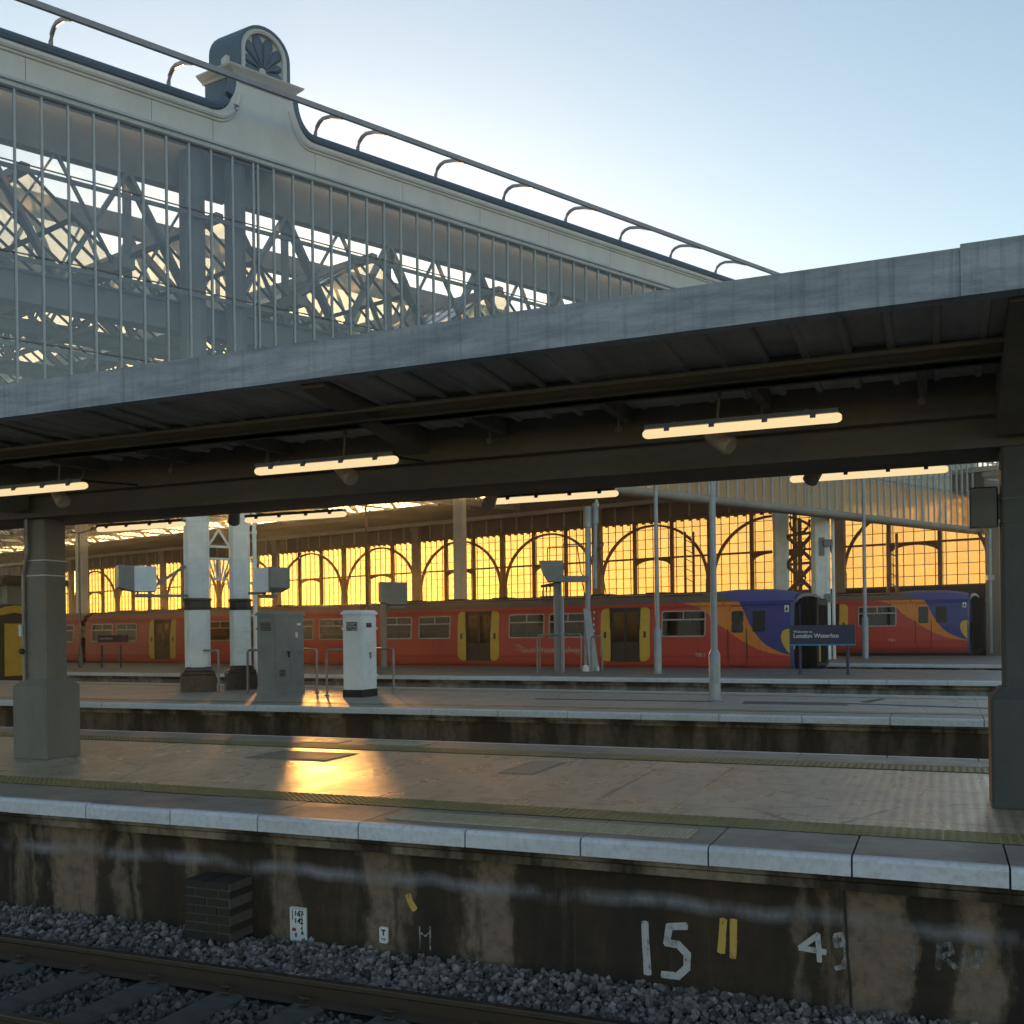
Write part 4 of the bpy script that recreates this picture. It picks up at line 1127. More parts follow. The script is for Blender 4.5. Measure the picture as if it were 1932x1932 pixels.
bs = thing("brick_stub", "sooty brick stub pier with mortar lines standing against the near platform wall", "pier", FN.world((a.x + b.x) / 2, TW, -1.0), FN.rot)
hw_ = (b.x - a.x) / 2 + .03; dp = .30; ht = 1.0 + wpt(440, 1668).z + .10
mb = MB(); nc = 7
for r_ in range(nc):
    z0_ = ht * r_ / nc; z1_ = ht * (r_ + 1) / nc - .012; off = .1125 if r_ % 2 else 0
    x = -hw_ - off
    while x < hw_:
        x0_, x1_ = max(x, -hw_), min(x + .215, hw_)
        if x1_ - x0_ > .02: mb.box(x0_ + .004, x1_ - .004, -dp + random.uniform(0, .008), -.004, z0_, z1_)
        x += .225
obj("bricks", mb, M_brickd, bs)
mb = MB(); mb.box(-hw_ + .008, hw_ - .008, -dp + .012, -.003, 0, ht - .02); obj("mortar", mb, M_mortar, bs)

# ---------------------------------------------------------------- cabinets and guard rails on the middle platform
def cabinet(name, label, P, w, d, h, mat, double, extra):
    t = thing(name, label, "cabinet", (P.x, P.y, 0), FN.rot)
    mb = MB(); mb.box(-w / 2 - .012, w / 2 + .012, -d / 2 - .012, d / 2 + .012, 0, .17); obj("base", mb, M_brickd if not double else mat, t)
    mb = MB(); mb.bbox(-w / 2, w / 2, -d / 2, d / 2, .17, h - .05, .01); obj("body", mb, mat, t)
    mb = MB(); k = .03
    mb.loft([[(x * a, y * b, z) for x, y in ((-1, -1), (1, -1), (1, 1), (-1, 1))] for a, b, z in ((w / 2 + k, d / 2 + k, h - .06), (w / 2 + k, d / 2 + k, h - .01), (w / 2 - .02, d / 2 - .02, h + .04))])
    obj("lid", mb, mat, t)
    x = w / 2 + .003
    doors = [(-d / 2 + .03, -.004), (.004, d / 2 - .03)] if double else [(-d / 2 + .03, d / 2 - .03)]
    for a, b in doors:
        mb = MB(); mb.box(x - .01, x + .014, a, b, .25, h - .12); dr_ = obj("door", mb, mat, t)
        mb = MB(); hy = (b - .06) if not double or a < 0 else a + .06
        hy = -.07 if double and a < 0 else (.0 if double else .02)
        if not (double and a > 0):
            mb.box(x + .014, x + .04, hy - .015, hy + .015, h * .45, h * .52); mb.box(x + .03, x + .045, hy - .06, hy + .015, h * .505, h * .525)
            obj("handle", mb, M_black if double else M_pipe, dr_)
    mb = MB()
    for z in (.45, h - .4):
        for y in ((-d / 2 + .005, d / 2 - .005)): mb.box(x - .02, x + .03, y - .018, y + .018, z, z + .05)
        mb.box(-w / 2 - .02, -w / 2, -d / 2 - .015, -d / 2 + .03, z, z + .05)
    obj("hinge", mb, mat, t)
    mb = MB()
    for k in range(6): mb.box(-w * .3, w * .3, -d / 2 - .008, -d / 2 + .001, h - .42 + k * .035, h - .40 + k * .035)
    if double:
        obj("vent_louvres", mb, M_black, t); mb = MB()
        for k in range(5): mb.box(x + .0142, x + .02, -.45, -.2, .42 + k * .035, .44 + k * .035)
    obj("vent_louvres", mb, M_joint if not double else M_black, t)
    for (y, z, a, b, m_) in extra:
        mb = MB(); mb.box(x + .015, x + .02, y - a / 2, y + a / 2, z - b / 2, z + b / 2); obj("label_plate", mb, m_, t)
    return t
pg = on_ground(519, 1310.5); wg, dg_ = .50, 1.22
Pc = FN.loc(pg); Pc = FN.world(Pc.x - wg / 2, Pc.y + dg_ / 2)
cabG = cabinet("equipment_cabinet", "dull grey two-door equipment cabinet beside the white column", Pc, wg, dg_, 1.95, M_grey, True, [(.28, 1.42, .10, .14, M_sign_white), (.38, 1.68, .16, .06, M_pale)])
pw = on_ground(683, 1316); Pw = FN.loc(pw); Pw = FN.world(Pw.x - .24, Pw.y + .33)
cabP = cabinet("equipment_cabinet", "pale blue-grey single-door cabinet with chipped paint, right of the grey one", Pw, .48, .66, 1.92, M_pale, False, [(-.02, 1.62, .22, .10, M_joint)])
mb = MB(); rnd = random.Random(4)
for k in range(9): 
    xx, zz = rnd.uniform(-.12, .12), rnd.uniform(1.52, 1.66); mb.box(xx - .012, xx + .012, -.334, -.3305, zz - .015, zz + .015)
for k in range(5):
    yy, zz = rnd.uniform(-.2, .25), rnd.uniform(.9, 1.3); mb.box(.2575, .261, yy - .02, yy + .02, zz - .004, zz + .004)
obj("paint_chips", mb, M_joint, cabP)
def hoop(px0, px1, py0, py1, h, label, grp, mat=None, name="guard_rail", mid_=False):
    a, b = on_ground(px0, py0), on_ground(px1, py1); c = (a + b) / 2; v = b - a; L = v.length
    t = thing(name, label, "guard rail", (c.x, c.y, 0), math.atan2(v.y, v.x), grp)
    mb = MB(); r_ = .03
    mb.tube([(-L / 2, 0, .0), (-L / 2, 0, h - .07), (-L / 2 + .02, 0, h - .02), (-L / 2 + .07, 0, h), (L / 2 - .07, 0, h), (L / 2 - .02, 0, h - .02), (L / 2, 0, h - .07), (L / 2, 0, 0)], r_, 8)
    obj("hoop", mb, mat or M_pipe, t, smooth=True)
    for s_ in (-1, 1):
        mb = MB(); mb.lathe(s_ * L / 2, 0, [(.06, .003), (.06, .012), (.035, .03)], 10); obj("foot_flange", mb, mat or M_pipe, t)
    return t
G1 = "galvanised hoop guard rails on the middle platform"
hoop(379, 413, 1304, 1307, 1.05, "galvanised hoop rail in front of the left white column's plinth", G1)
hoop(468, 526, 1308, 1309, 1.06, "galvanised hoop rail at the left front of the grey cabinet", G1)
hoop(571, 598, 1298, 1307, 1.05, "galvanised hoop rail right of the grey cabinet", G1)
hoop(617, 681, 1313, 1313, 1.06, "galvanised hoop rail in front of the pale cabinet", G1)
hoop(708, 743, 1305, 1309, 1.06, "galvanised hoop rail right of the pale cabinet", G1)

# ---------------------------------------------------------------- lamp columns
def lamp_post(P, h, label, rl=.105, rs=.062, sleeve=1.25, lantern=True, yaw=0.0):
    t = thing("lamp_post", label, "lamp post", (P.x, P.y, P.z), yaw, "grey tubular lamp posts on the platforms")
    mb = MB(); mb.lathe(0, 0, [(rl + .05, .004), (rl + .05, .015), (rl + .005, .03), (rl, .06), (rl, sleeve - .09), (rs + .004, sleeve), (rs, sleeve + .05), (rs * .8, h)], 16); obj("shaft", mb, M_post, t, smooth=True)
    mb = MB(); mb.box(-.05, .05, -rl - .012, -rl + .02, .35, .75); obj("access_door", mb, M_post, t)
    if lantern:
        mb = MB(); mb.bar((0, 0, h), (-.9, 0, h + .12), .05, .05)
        mb.loft([[(x, y * k, h + z) for x, y in ((-.35, -.1), (-1.05, -.13), (-1.1, 0), (-1.05, .13), (-.35, .1))] for k, z in ((1, .08), (1.1, .13), (.6, .2))])
        obj("lantern", mb, M_post, t)
    return t
lamp_post(on_ground(1349, 1322.5), 6.6, "thick grey lamp post on the middle platform, right of the red carriage window", .112, .066, 1.02, True)
lamp_post(on_ground(1241.5, 1271.5), 8.0, "grey lamp post on the far platform between carriage door and window", .125, .075, 1.47, True)
p = on_ground(1633, 1243); lamp_post(p, 10.5, "tall grey lamp post beside the second train's carriage window", .14, .085, 1.9, True)
p = at_depth(1896, 1227, 50.0); p.z = .1
lamp_post(p, 8.2, "grey lamp post with a double lantern by the right-hand canopy column", .15, .09, 2.0, True, .4)
def thin_post(px, py, h, label, arms):
    P = on_ground(px, py)
    t = thing("lantern_post", label, "lamp post", (P.x, P.y, 0), 0, "thin lantern posts beyond the platforms")
    mb = MB(); mb.lathe(0, 0, [(.10, .004), (.10, .9), (.055, 1.0), (.045, h)], 10); obj("shaft", mb, M_frame if h > 7 else M_pipe, t)
    mb = MB()
    for s_ in arms:
        mb.bar((0, 0, h - .05), (s_ * .9, 0, h + .18), .05, .05)
        mb.loft([[(s_ * x, y, h + z) for x, y in ((.6, -.1), (1.55, -.12), (1.6, 0), (1.55, .12), (.6, .1))] for z in (.12, .22)])
    obj("lantern", mb, M_dark, t)
thin_post(152, 1259.5, 6.3, "thin post with two lantern arms left of the small blue sign", (-1, 1))
thin_post(697 - 3, 1260, 7.6, "thin post with a lantern rising from the far platform behind the pale cabinet", (-1,))
# ---------------------------------------------------------------- name signs
def name_sign(px0, py0, px1, py1, z0, z1, label, lines, ov=.06):
    a, b = on_ground(px0, py0), on_ground(px1, py1); v = b - a; c = (a + b) / 2
    t = thing("station_sign", label, "sign", (c.x, c.y, 0), math.atan2(v.y, v.x)); L = v.length / 2
    for s_ in (-1, 1):
        mb = MB(); mb.tube([(s_ * L, 0, .0), (s_ * L, 0, z0 + .02)], .045, 10); mb.lathe(s_ * L, 0, [(.08, .003), (.08, .015)], 10); obj("post", mb, M_bluepost, t)
    return t, L
sgn, L = name_sign(1510, 1272, 1600, 1272.5, .88, 1.5, "blue station sign on two posts welcoming passengers, in front of the train's nose", None)
x0, x1 = -1.0, 1.0
pl = sgn.matrix_basis.inverted()
def sgx(px, py):
    a, b = ray(px, py); n_ = Vector((-math.sin(sgn.rotation_euler.z), math.cos(sgn.rotation_euler.z), 0)); c = Vector(sgn.location).dot(n_)
    d = c / (n_.x * a + n_.y); return pl @ Vector((a * d, d, ZC + b * d))
tl, brr = sgx(1490, 1180), sgx(1614, 1217.5)
mb = MB(); mb.bbox(0, 1, 0, 1, 0, 1, .01); mb = MB(); mb.box(tl.x, brr.x, -.07, .05, brr.z + .045, tl.z); obj("board", mb, M_blue, sgn)
mb = MB(); mb.box(tl.x, brr.x, -.072, .052, brr.z, brr.z + .043); obj("cyan_edge", mb, M_cyan, sgn)
q0, q1 = sgx(1497.5, 1203.5), sgx(1583, 1206)
o = text_mesh("London Waterloo", .185, "lettering", sgn, M_ink, (q0.x, -.0725, q0.z), depth=.001, bold=.0015)
wd = max(v.co.x for v in o.data.vertices); o.scale = ((q1.x - q0.x) / wd, 1, 1)
q0 = sgx(1497.5, 1194.2); q1 = sgx(1533, 1195)
o = text_mesh("Welcome to", .11, "lettering", sgn, M_ink, (q0.x, -.0725, q0.z), depth=.001, bold=.0)
wd = max(v.co.x for v in o.data.vertices); o.scale = ((q1.x - q0.x) / wd, 1, 1)
s2, L = name_sign(193, 1260, 228.5, 1260, 1, 1, "small dark blue station sign on two posts at far left before the red carriages", None)
sgn = s2; pl = sgn.matrix_basis.inverted(); tl, brr = sgx(186, 1199), sgx(241, 1211.5)
mb = MB(); mb.box(tl.x, brr.x, -.07, .05, brr.z, tl.z); obj("board", mb, M_blue, sgn)
o = text_mesh("London Waterloo", .13, "lettering", sgn, M_pale, (tl.x + .1, -.0725, (tl.z + brr.z) / 2 - .02), depth=.001)
o.scale = (.8, 1, 1)

# ---------------------------------------------------------------- monitor boxes and signal masts
def monitor_box(P, rotz, label, w=.55, h=.62, d=.5, mat=None, arm_=None, hood=.38):
    t = thing("monitor_box", label, "monitor box", (P.x, P.y, P.z), rotz, "hooded monitor boxes")
    mb = MB(); mb.box(-d / 2, d / 2, -w / 2, w / 2, -h / 2, h / 2); cs_ = obj("casing", mb, mat or M_pale, t)
    mb = MB(); fl = .12; mb.loft([[(-d / 2 - .002, y, z) for y, z in ((-w / 2, -h / 2), (w / 2, -h / 2), (w / 2, h / 2), (-w / 2, h / 2))],
             [(-d / 2 - hood, y, z) for y, z in ((-w / 2 - fl, -h / 2 + .1), (w / 2 + fl, -h / 2 + .1), (w / 2 + fl, h / 2 + .02), (-w / 2 - fl, h / 2 + .02))]]); obj("hood", mb, M_grey, t)
    mb = MB(); mb.box(-d * .4, d * .4, -w * .3, w * .3, -h / 2 - .14, -h / 2 - .06)
    for k in (-.3, .3): mb.box(k * d - .02, k * d + .02, -.03, .03, -h / 2 - .08, -h / 2)
    if arm_: 
        for a, b in arm_: mb.bar(a, b, .07, .07)
    obj("mounting_arm", mb, M_grey, t); return t
pm = at_depth(272, 1093, 25.6)
monitor_box(pm, .45, "white hooded monitor box on an arm left of the white columns", .62, .62, .52, None, [((.1, 0, -.42), (1.25, .1, -.40)), ((.2, .05, -.2), (1.0, .1, .35))])
pm = at_depth(506, 1095, 24.9)
monitor_box(pm, math.pi - .45, "white hooded monitor box fixed right of the downpiped column", .5, .58, .42, None, [((.1, 0, -.3), (.6, .0, -.3))], .16)
pm = at_depth(749, 1120, 38.0)
mbx = monitor_box(pm, .2, "grey hooded monitor box on a bent post behind the pale cabinet", .8, .80, .7, M_grey, None, .3)
pb = on_ground(725, 1261)
bp = thing("bent_post", "grey post bending towards the hooded monitor box behind the pale cabinet", "post", (pb.x, pb.y, 0), 0)
mb = MB(); mb.tube([(0, 0, .003), (0, 0, 2.7), (.1, -.1, 2.95), (.45, -.5, 3.1), (.5, -1.2, 3.2)], .13, 8); obj("shaft", mb, M_grey, bp, smooth=True)
mb = MB(); mb.lathe(0, 0, [(.24, .004), (.24, .03), (.15, .05)], 10); obj("foot_flange", mb, M_grey, bp)
# signal group on the far platform
ps_ = on_ground(1054, 1268); ds = ps_.y
def S(px, py): 
    P = at_depth(px, py, ds); return P - ps_
sm = thing("signal_post", "dark steel post carrying a hooded box and cross arm, right of the grey-rimmed carriage windows", "signal", (ps_.x, ps_.y, 0), 0)
mb = MB(); z1 = S(1050, 1098).z
for x in (-.11, .11): mb.box(x - .03, x + .03, -.12, .12, .003, z1)
mb.box(-.1, .1, -.02, .02, .003, z1); obj("shaft", mb, M_grey, sm)
mb = MB(); mb.tube([(.17, -.1, .003), (.17, -.1, S(1055, 1125).z)], .04, 8); obj("cable_pipe", mb, M_post, sm)
mb = MB(); a, b = S(1017, 1059), S(1062, 1098)
mb.extrude_y([(a.x, a.z), (b.x, a.z), (b.x, b.z), (a.x + .3, b.z), (a.x + .1, a.z - .35)], -.35, .3); hbx = obj("hooded_box", mb, M_grey, sm)
mb = MB(); a, b = S(1062, 1087), S(1110, 1098); mb.box(a.x, b.x, -.12, .12, b.z, a.z)
c, d = S(1062, 1100), S(1098, 1120); obj("cross_arm", mb, M_grey, sm)
mb = MB(); a, b = S(1020, 1104), S(1045, 1104); mb.extrude_y([(a.x, a.z), (b.x, a.z + .08), (b.x, a.z - .05), (a.x, a.z - .08)], -.1, .1)
for k in range(3):
    px = 1025 + 7 * k; a, b = S(px, 1106), S(px + 1, 1136); mb.tube([tuple(a), (a.x - .03, 0, (a.z + b.z) / 2), (b.x, 0, b.z), (b.x + .09, 0, b.z + .1), (b.x + .09, 0, a.z)], .018, 5)
obj("cable_loops", mb, M_dark, sm)
pm_ = on_ground(1114, 1266); d2 = pm_.y
def S2(px, py): return at_depth(px, py, d2) - pm_
mast = thing("signal_mast", "pale grey leaning mast with two tall tubes beside the cross arm", "signal", (pm_.x, pm_.y, 0), 0)
mb = MB(); a, b = S2(1122, 1266), S2(1107, 1148)
mb.loft([[(a.x - .19, -.1, .003), (a.x + .16, -.1, .003), (a.x + .16, .15, .003), (a.x - .19, .15, .003)], [(b.x - .12, -.08, b.z), (b.x + .11, -.08, b.z), (b.x + .11, .1, b.z), (b.x - .12, .1, b.z)]]); obj("leaning_column", mb, M_post, mast)
mb = MB(); a, b = S2(1106, 1266), S2(1106, 1160); mb.bar((a.x, .1, .003), (a.x, .1, b.z), .1, .1, (0, 1, 0)); obj("straight_leg", mb, M_post, mast)
mb = MB(); mb.bbox(S2(1098, 1266).x, S2(1110, 1266).x, -.4, -.05, .003, .22, .05); mb.bbox(S2(1124, 1266).x, S2(1130, 1266).x, -.2, .1, .003, .18, .05); obj("white_foot", mb, M_white, mast)
for px, pyt, pyb, w_ in ((1109, 957, 1150, .125), (1123, 950, 1110, .09)):
    a, b = S2(px, pyb), S2(px, pyt)
    mb = MB(); mb.tube([(a.x, 0, a.z), (b.x, 0, b.z)], w_ * .8, 10)
    e = S2(px, pyt + 38)
    mb.tube([(e.x, 0, e.z), (b.x, 0, b.z + .01)], w_ * 1.25, 10); obj("tube_mast", mb, M_post, mast)
mb = MB(); a = S2(1125.5, 947); mb.lathe(a.x, 0, [(.05, a.z - .2), (.1, a.z - .12), (.04, a.z + .1)], 8); obj("finial", mb, M_pale, mast)
mb = MB()
def seg(p, q, w_=.035): mb.bar(tuple(S2(*p)), tuple(S2(*q)), w_, w_)
for p, q in (((1062, 1028), (1138, 1023)), ((1033, 1034), (1100, 1030)), ((1033, 1034), (1033, 1060)), ((1062, 1028), (1062, 1058)), ((1138, 1023), (1138, 1030)), ((1089, 1030), (1096, 1080)), ((1096, 1080), (1104, 1092)), ((1138, 1030), (1110, 1056)),
             ((1128, 1030), (1136, 1085)), ((1105, 1085), (1112, 1083)), ((1098, 1098), (1105, 1130)), ((1138, 1088), (1145, 1130)), ((1100, 1131), (1146, 1127))): seg(p, q)
obj("access_frame", mb, M_dark, mast)
G2 = "slim hoop rails round the signal posts"
hoop(1014, 1060, 1270, 1271, 1.28, "slim hoop rail in front of the steel signal post", G2)
hoop(1019, 1098 - 1, 1267, 1268, 1.30, "longer slim hoop rail just behind the steel signal post", G2)
hoop(1116, 1137, 1272 - 3, 1269, 1.22, "narrow slim hoop rail at the foot of the leaning mast", G2)
# small structures behind
def far_mast(px, d, z1, label):
    P = at_depth(px, 1100, d)
    t = thing("signal_mast", label, "signal", (P.x, P.y, 0), 0)
    mb = MB()
    for s_ in (-.22, .22): mb.tube([(s_, 0, 0), (s_, 0, z1)], .075, 6)
    for k in range(5): mb.bar((-.22, 0, z1 - .4 - k * .5), (.22, 0, z1 - .65 - k * .5), .04, .04)
    obj("twin_tubes", mb, M_frame, t)
far_mast(1301, 53.5, 6.5, "twin tubed dark mast seen against the glowing arch above the blue cab")
far_mast(1618 + 66, 50.5, 6.0, "twin tubed dark mast left of the tall lamp post against the glowing arch")
P = at_depth(1868, 1100, 52.0); t = thing("signal_mast", "thin pale mast with a fitting in front of the end pier at right", "signal", (P.x, P.y, 0), 0)
mb = MB(); mb.tube([(0, 0, 0), (0, 0, 6.3)], .09, 8); mb.box(-.18, .18, -.1, .1, 3.7, 3.95); obj("shaft", mb, M_post, t)
# kiosk at far left
P = at_depth(27, 1147, 50.0)
kk = thing("kiosk", "small grey flat-roofed hut with shutter at far left behind the yellow-fronted train", "hut", (P.x, P.y, 0), FW.rot)
mb = MB(); mb.box(-1.7, 1.7, -1.2, 1.2, 0, 3.9); obj("hut_walls", mb, M_grey, kk)
mb = MB(); mb.box(-2.1, 2.1, -1.6, 1.6, 3.9, 4.2); mb.box(-1.9, 1.9, -1.4, 1.4, 4.2, 4.35); obj("roof", mb, M_dark, kk)
mb = MB()
for k in range(20): mb.box(-1.0, 1.2, -1.23, -1.2, 1.8 + k * .1, 1.88 + k * .1)
obj("shutter", mb, M_truss, kk)

# ---------------------------------------------------------------- the red trains
PROF = [(.10, -.16), (.03, .10), (.0, .45), (.0, 1.10), (.02, 1.60), (.07, 2.10), (.11, 2.30), (.17, 2.40)]
ROOFP = [(.17, 2.40), (.30, 2.55), (.52, 2.68), (.85, 2.77), (1.41, 2.81), (1.97, 2.77), (2.30, 2.68), (2.52, 2.55), (2.65, 2.40)]
W = 2.82
def py_(z):
    for (a, za), (b, zb) in zip(PROF[:-1], PROF[1:]):
        if za <= z <= zb: return a + (b - a) * (z - za) / (zb - za)
    return PROF[0][0] if z < PROF[0][1] else PROF[-1][0]
def livery(cab):
    m, nt, out = newmat("red_carriage_paint" if not cab else "red_orange_blue_cab_paint")
    x, y, z = sepxyz(nt)
    red, orange, blue = (.50, .045, .028), (.66, .19, .024), (.034, .036, .19)
    n_ = noise(nt, coords(nt, (.6, 1, 2)), 1.5, 6, .6)
    col = mixc(nt, math_(nt, 'MULTIPLY', n_, .45), red, (.36, .045, .033))
    if cab:
        zc = math_(nt, 'DIVIDE', math_(nt, 'ADD', z, .2), 3.1, True)
        def curve(pts):
            f = nt.nodes.new("ShaderNodeFloatCurve"); cv = f.mapping.curves[0]
            ps_ = sorted([((zz + .2) / 3.1, (xx + 7) / 7) for xx, zz in pts])
            cv.points[0].location = ps_[0]; cv.points[1].location = ps_[-1]
            for p in ps_[1:-1]: cv.points.new(*p)
            for p in cv.points: p.handle_type = 'AUTO'
            f.mapping.update(); nt.links.new(zc, f.inputs['Value'])
            return math_(nt, 'SUBTRACT', math_(nt, 'MULTIPLY', f.outputs[0], 7.0), 7.0)
        b1 = curve([(-6.6, 2.85), (-5.95, 2.62), (-5.7, 2.5), (-4.84, 2.36), (-4.15, 2.1), (-3.79, 1.75), (-3.28, 1.39), (-2.75, 1.02), (-2.4, .82), (-1.88, .60), (-.95, .42), (-.1, .2), (0, -.2)])
        b2 = curve([(-3.2, 2.9), (-3.05, 2.67), (-2.88, 2.45), (-2.71, 2.2), (-2.54, 1.86), (-2.38, 1.53), (-2.15, 1.19), (-1.88, .89), (-1.46, .64), (-1.05, .49), (-.3, .36), (0, .3), (0, -.2)])
        col = mixc(nt, math_(nt, 'GREATER_THAN', x, b1), col, orange)
        col = mixc(nt, math_(nt, 'GREATER_THAN', x, b2), col, blue)
    seam = math_(nt, 'LESS_THAN', math_(nt, 'ABSOLUTE', math_(nt, 'SUBTRACT', math_(nt, 'FRACT', math_(nt, 'DIVIDE', math_(nt, 'ADD', x, 200.6), 2.35)), .5)), .0045)
    seam = math_(nt, 'MAXIMUM', seam, math_(nt, 'LESS_THAN', math_(nt, 'ABSOLUTE', math_(nt, 'SUBTRACT', z, .40)), .009))
    col = mixc(nt, math_(nt, 'MULTIPLY', seam, .55), col, (.05, .025, .02))
    strk = noise(nt, coords(nt, (5, 1, .35)), 2.5, 5, .65)
    col = mixc(nt, math_(nt, 'MULTIPLY', ramp(nt, strk, [(.52, 0), (.72, 1)]), .3), col, (.10, .05, .04))
    dirt = ramp(nt, math_(nt, 'ADD', z, math_(nt, 'MULTIPLY', n_, .35)), [(.0, .75), (.42, 0)])
    col = mixc(nt, dirt, col, (.06, .035, .025))
    surface(nt, out, col, .38, 0, None, 0, .4); return m
M_red, M_cab = livery(False), livery(True)
def roof_mat(cab):
    m, nt, out = newmat("sooty_carriage_roof" if not cab else "sooty_roof_blue_cab")
    x, y, z = sepxyz(nt)
    n_ = noise(nt, coords(nt, (.4, 2, 2)), 2, 6)
    col = mixc(nt, n_, (.09, .062, .05), (.17, .115, .09))
    if cab: col = mixc(nt, math_(nt, 'GREATER_THAN', math_(nt, 'ADD', x, math_(nt, 'MULTIPLY', math_(nt, 'SUBTRACT', z, 2.4), 2.2)), -3.0), col, (.08, .08, .22))
    else:
        col = mixc(nt, math_(nt, 'LESS_THAN', z, 2.56), col, (.34, .09, .065))
    surface(nt, out, col, .55); return m
M_roof, M_roofc = roof_mat(False), roof_mat(True)
M_yel = paint("yellow_door_paint", (.66, .40, .045), (.55, .32, .04), .4, fine=.12)
M_alu = paint("window_aluminium", (.40, .36, .33), (.30, .26, .24), .4, metal=.5)
M_win = glass("carriage_window_glass", (.62, .56, .50), .0, (.3, .25, .2), .06, .0, fres=.45)
M_int = paint("carriage_interior", (.11, .09, .075), (.08, .065, .055), .6)
M_seat = paint("dark_seat_cloth", (.03, .03, .06), (.05, .03, .03), .9)
M_under = paint("grimy_underframe", (.022, .018, .015), (.035, .025, .02), .8)
M_orange_door = None

def side_mesh(x0, x1, holes, flip=False):
    zs = sorted(set([z for _, z in PROF] + [h[2] for h in holes] + [h[3] for h in holes]))
    xs = sorted(set([x0, x1] + [h[0] for h in holes] + [h[1] for h in holes]))
    mb = MB()
    for a, b in zip(xs[:-1], xs[1:]):
        for c, d in zip(zs[:-1], zs[1:]):
            mx, mz = (a + b) / 2, (c + d) / 2
            if any(h[0] < mx < h[1] and h[2] < mz < h[3] for h in holes): continue
            yc, yd = py_(c), py_(d)
            if flip: mb.face([(b, W - yc, c), (a, W - yc, c), (a, W - yd, d), (b, W - yd, d)])
            else: mb.face([(a, yc, c), (b, yc, c), (b, yd, d), (a, yd, d)])
    return mb
WZ0, WZ1 = 1.14, 2.12
def window(root, xa, xb, mat_frame=None, bars=True, z0=WZ0, z1=WZ1, far=False):
    mb = MB(); mb.rim(xa, xb, z0, z1, .11, .045, -.03, .02)
    if bars:
        zt = z1 - .34; mb.box(xa + .03, xb - .03, -.022, .015, zt - .025, zt + .025)
        mb.box((xa + xb) / 2 - .022, (xa + xb) / 2 + .022, -.020, .015, zt, z1 - .03)
    s = 1 if not far else -1
    yb, yt = py_(z0), py_(z1)
    def warp(v): 
        x, y, z = v; k = yb + (yt - yb) * (z - z0) / (z1 - z0)
        return (x, (k + y) if not far else W - (k + y), z)
    mb.v = [warp(v) for v in mb.v]
    o = obj("window", mb, mat_frame or M_alu, root)
    mb = MB(); mb.loft([[(x, .004, z) for x, z in rounded(xa + .02, xb - .02, z0 + .02, z1 - .02, .09)], [(x, .010, z) for x, z in rounded(xa + .02, xb - .02, z0 + .02, z1 - .02, .09)]])
    mb.v = [warp(v) for v in mb.v]
    obj("pane", mb, M_win, o); return o
def skin(mb, xa, xb, z0, z1, r, left, right, off):
    """a thin panel following the carriage side, corners rounded on the chosen ends"""
    zs_ = [z0, z0 + r * .13, z0 + r * .5, z0 + r, .45, .8, 1.1, 1.4, 1.7, 1.95, z1 - r, z1 - r * .5, z1 - r * .13, z1]
    rows_ = []
    for z in sorted(zs_):
        q = max(0, r - (z - z0), r - (z1 - z)); ins = r - math.sqrt(max(0, r * r - q * q))
        rows_.append([(xa + (ins if left else 0), py_(z) - off, z), (xb - (ins if right else 0), py_(z) - off, z), (xb - (ins if right else 0), py_(z) + .02, z), (xa + (ins if left else 0), py_(z) + .02, z)])
    mb.loft(rows_)
def double_door(root, xc_, far=False):
    def fl(mb):
        if far: mb.v = [(x, W - y, z) for x, y, z in mb.v]
        return mb
    if not far:
        for sg in (-1, 1):
            a, b = xc_ + sg * .62, xc_ + sg * 1.04
            mb = MB(); skin(mb, min(a, b), max(a, b), .22, 2.30, .24, sg < 0, sg > 0, .014); pk = obj("door_pocket", mb, M_yel, root)
            mb = MB(); mb.box(xc_ + sg * .84 - .045, xc_ + sg * .84 + .045, -.03, -.012, 1.12, 1.36); obj("door_button", mb, M_black, pk)
    for sg in (-1, 1):
        a, b = sorted((xc_ + sg * .012, xc_ + sg * .60))
        mb = MB(); y = .06
        z1_ = 2.22
        mb.box(a, a + .05, y, y + .05, .28, z1_); mb.box(b - .05, b, y, y + .05, .28, z1_); mb.box(a, b, y + .002, y + .052, z1_ - .12, z1_ + .02); mb.box(a, b, y + .002, y + .052, .26, .95)
        d_ = obj("door_leaf", fl(mb), M_dark, root)
        mb = MB(); mb.box(a + .05, b - .05, y + .02, y + .026, .95, z1_ - .12); obj("pane", fl(mb), M_win, d_)
    mb = MB(); mb.box(xc_ - .64, xc_ + .64, .0, .14, .20, .26); mb.box(xc_ - .64, xc_ - .605, .0, .12, .26, 2.28); mb.box(xc_ + .605, xc_ + .64, .0, .12, .26, 2.28); mb.box(xc_ - .64, xc_ + .64, .055, .12, 2.245, 2.28)
    obj("door_surround", fl(mb), M_dark, root)

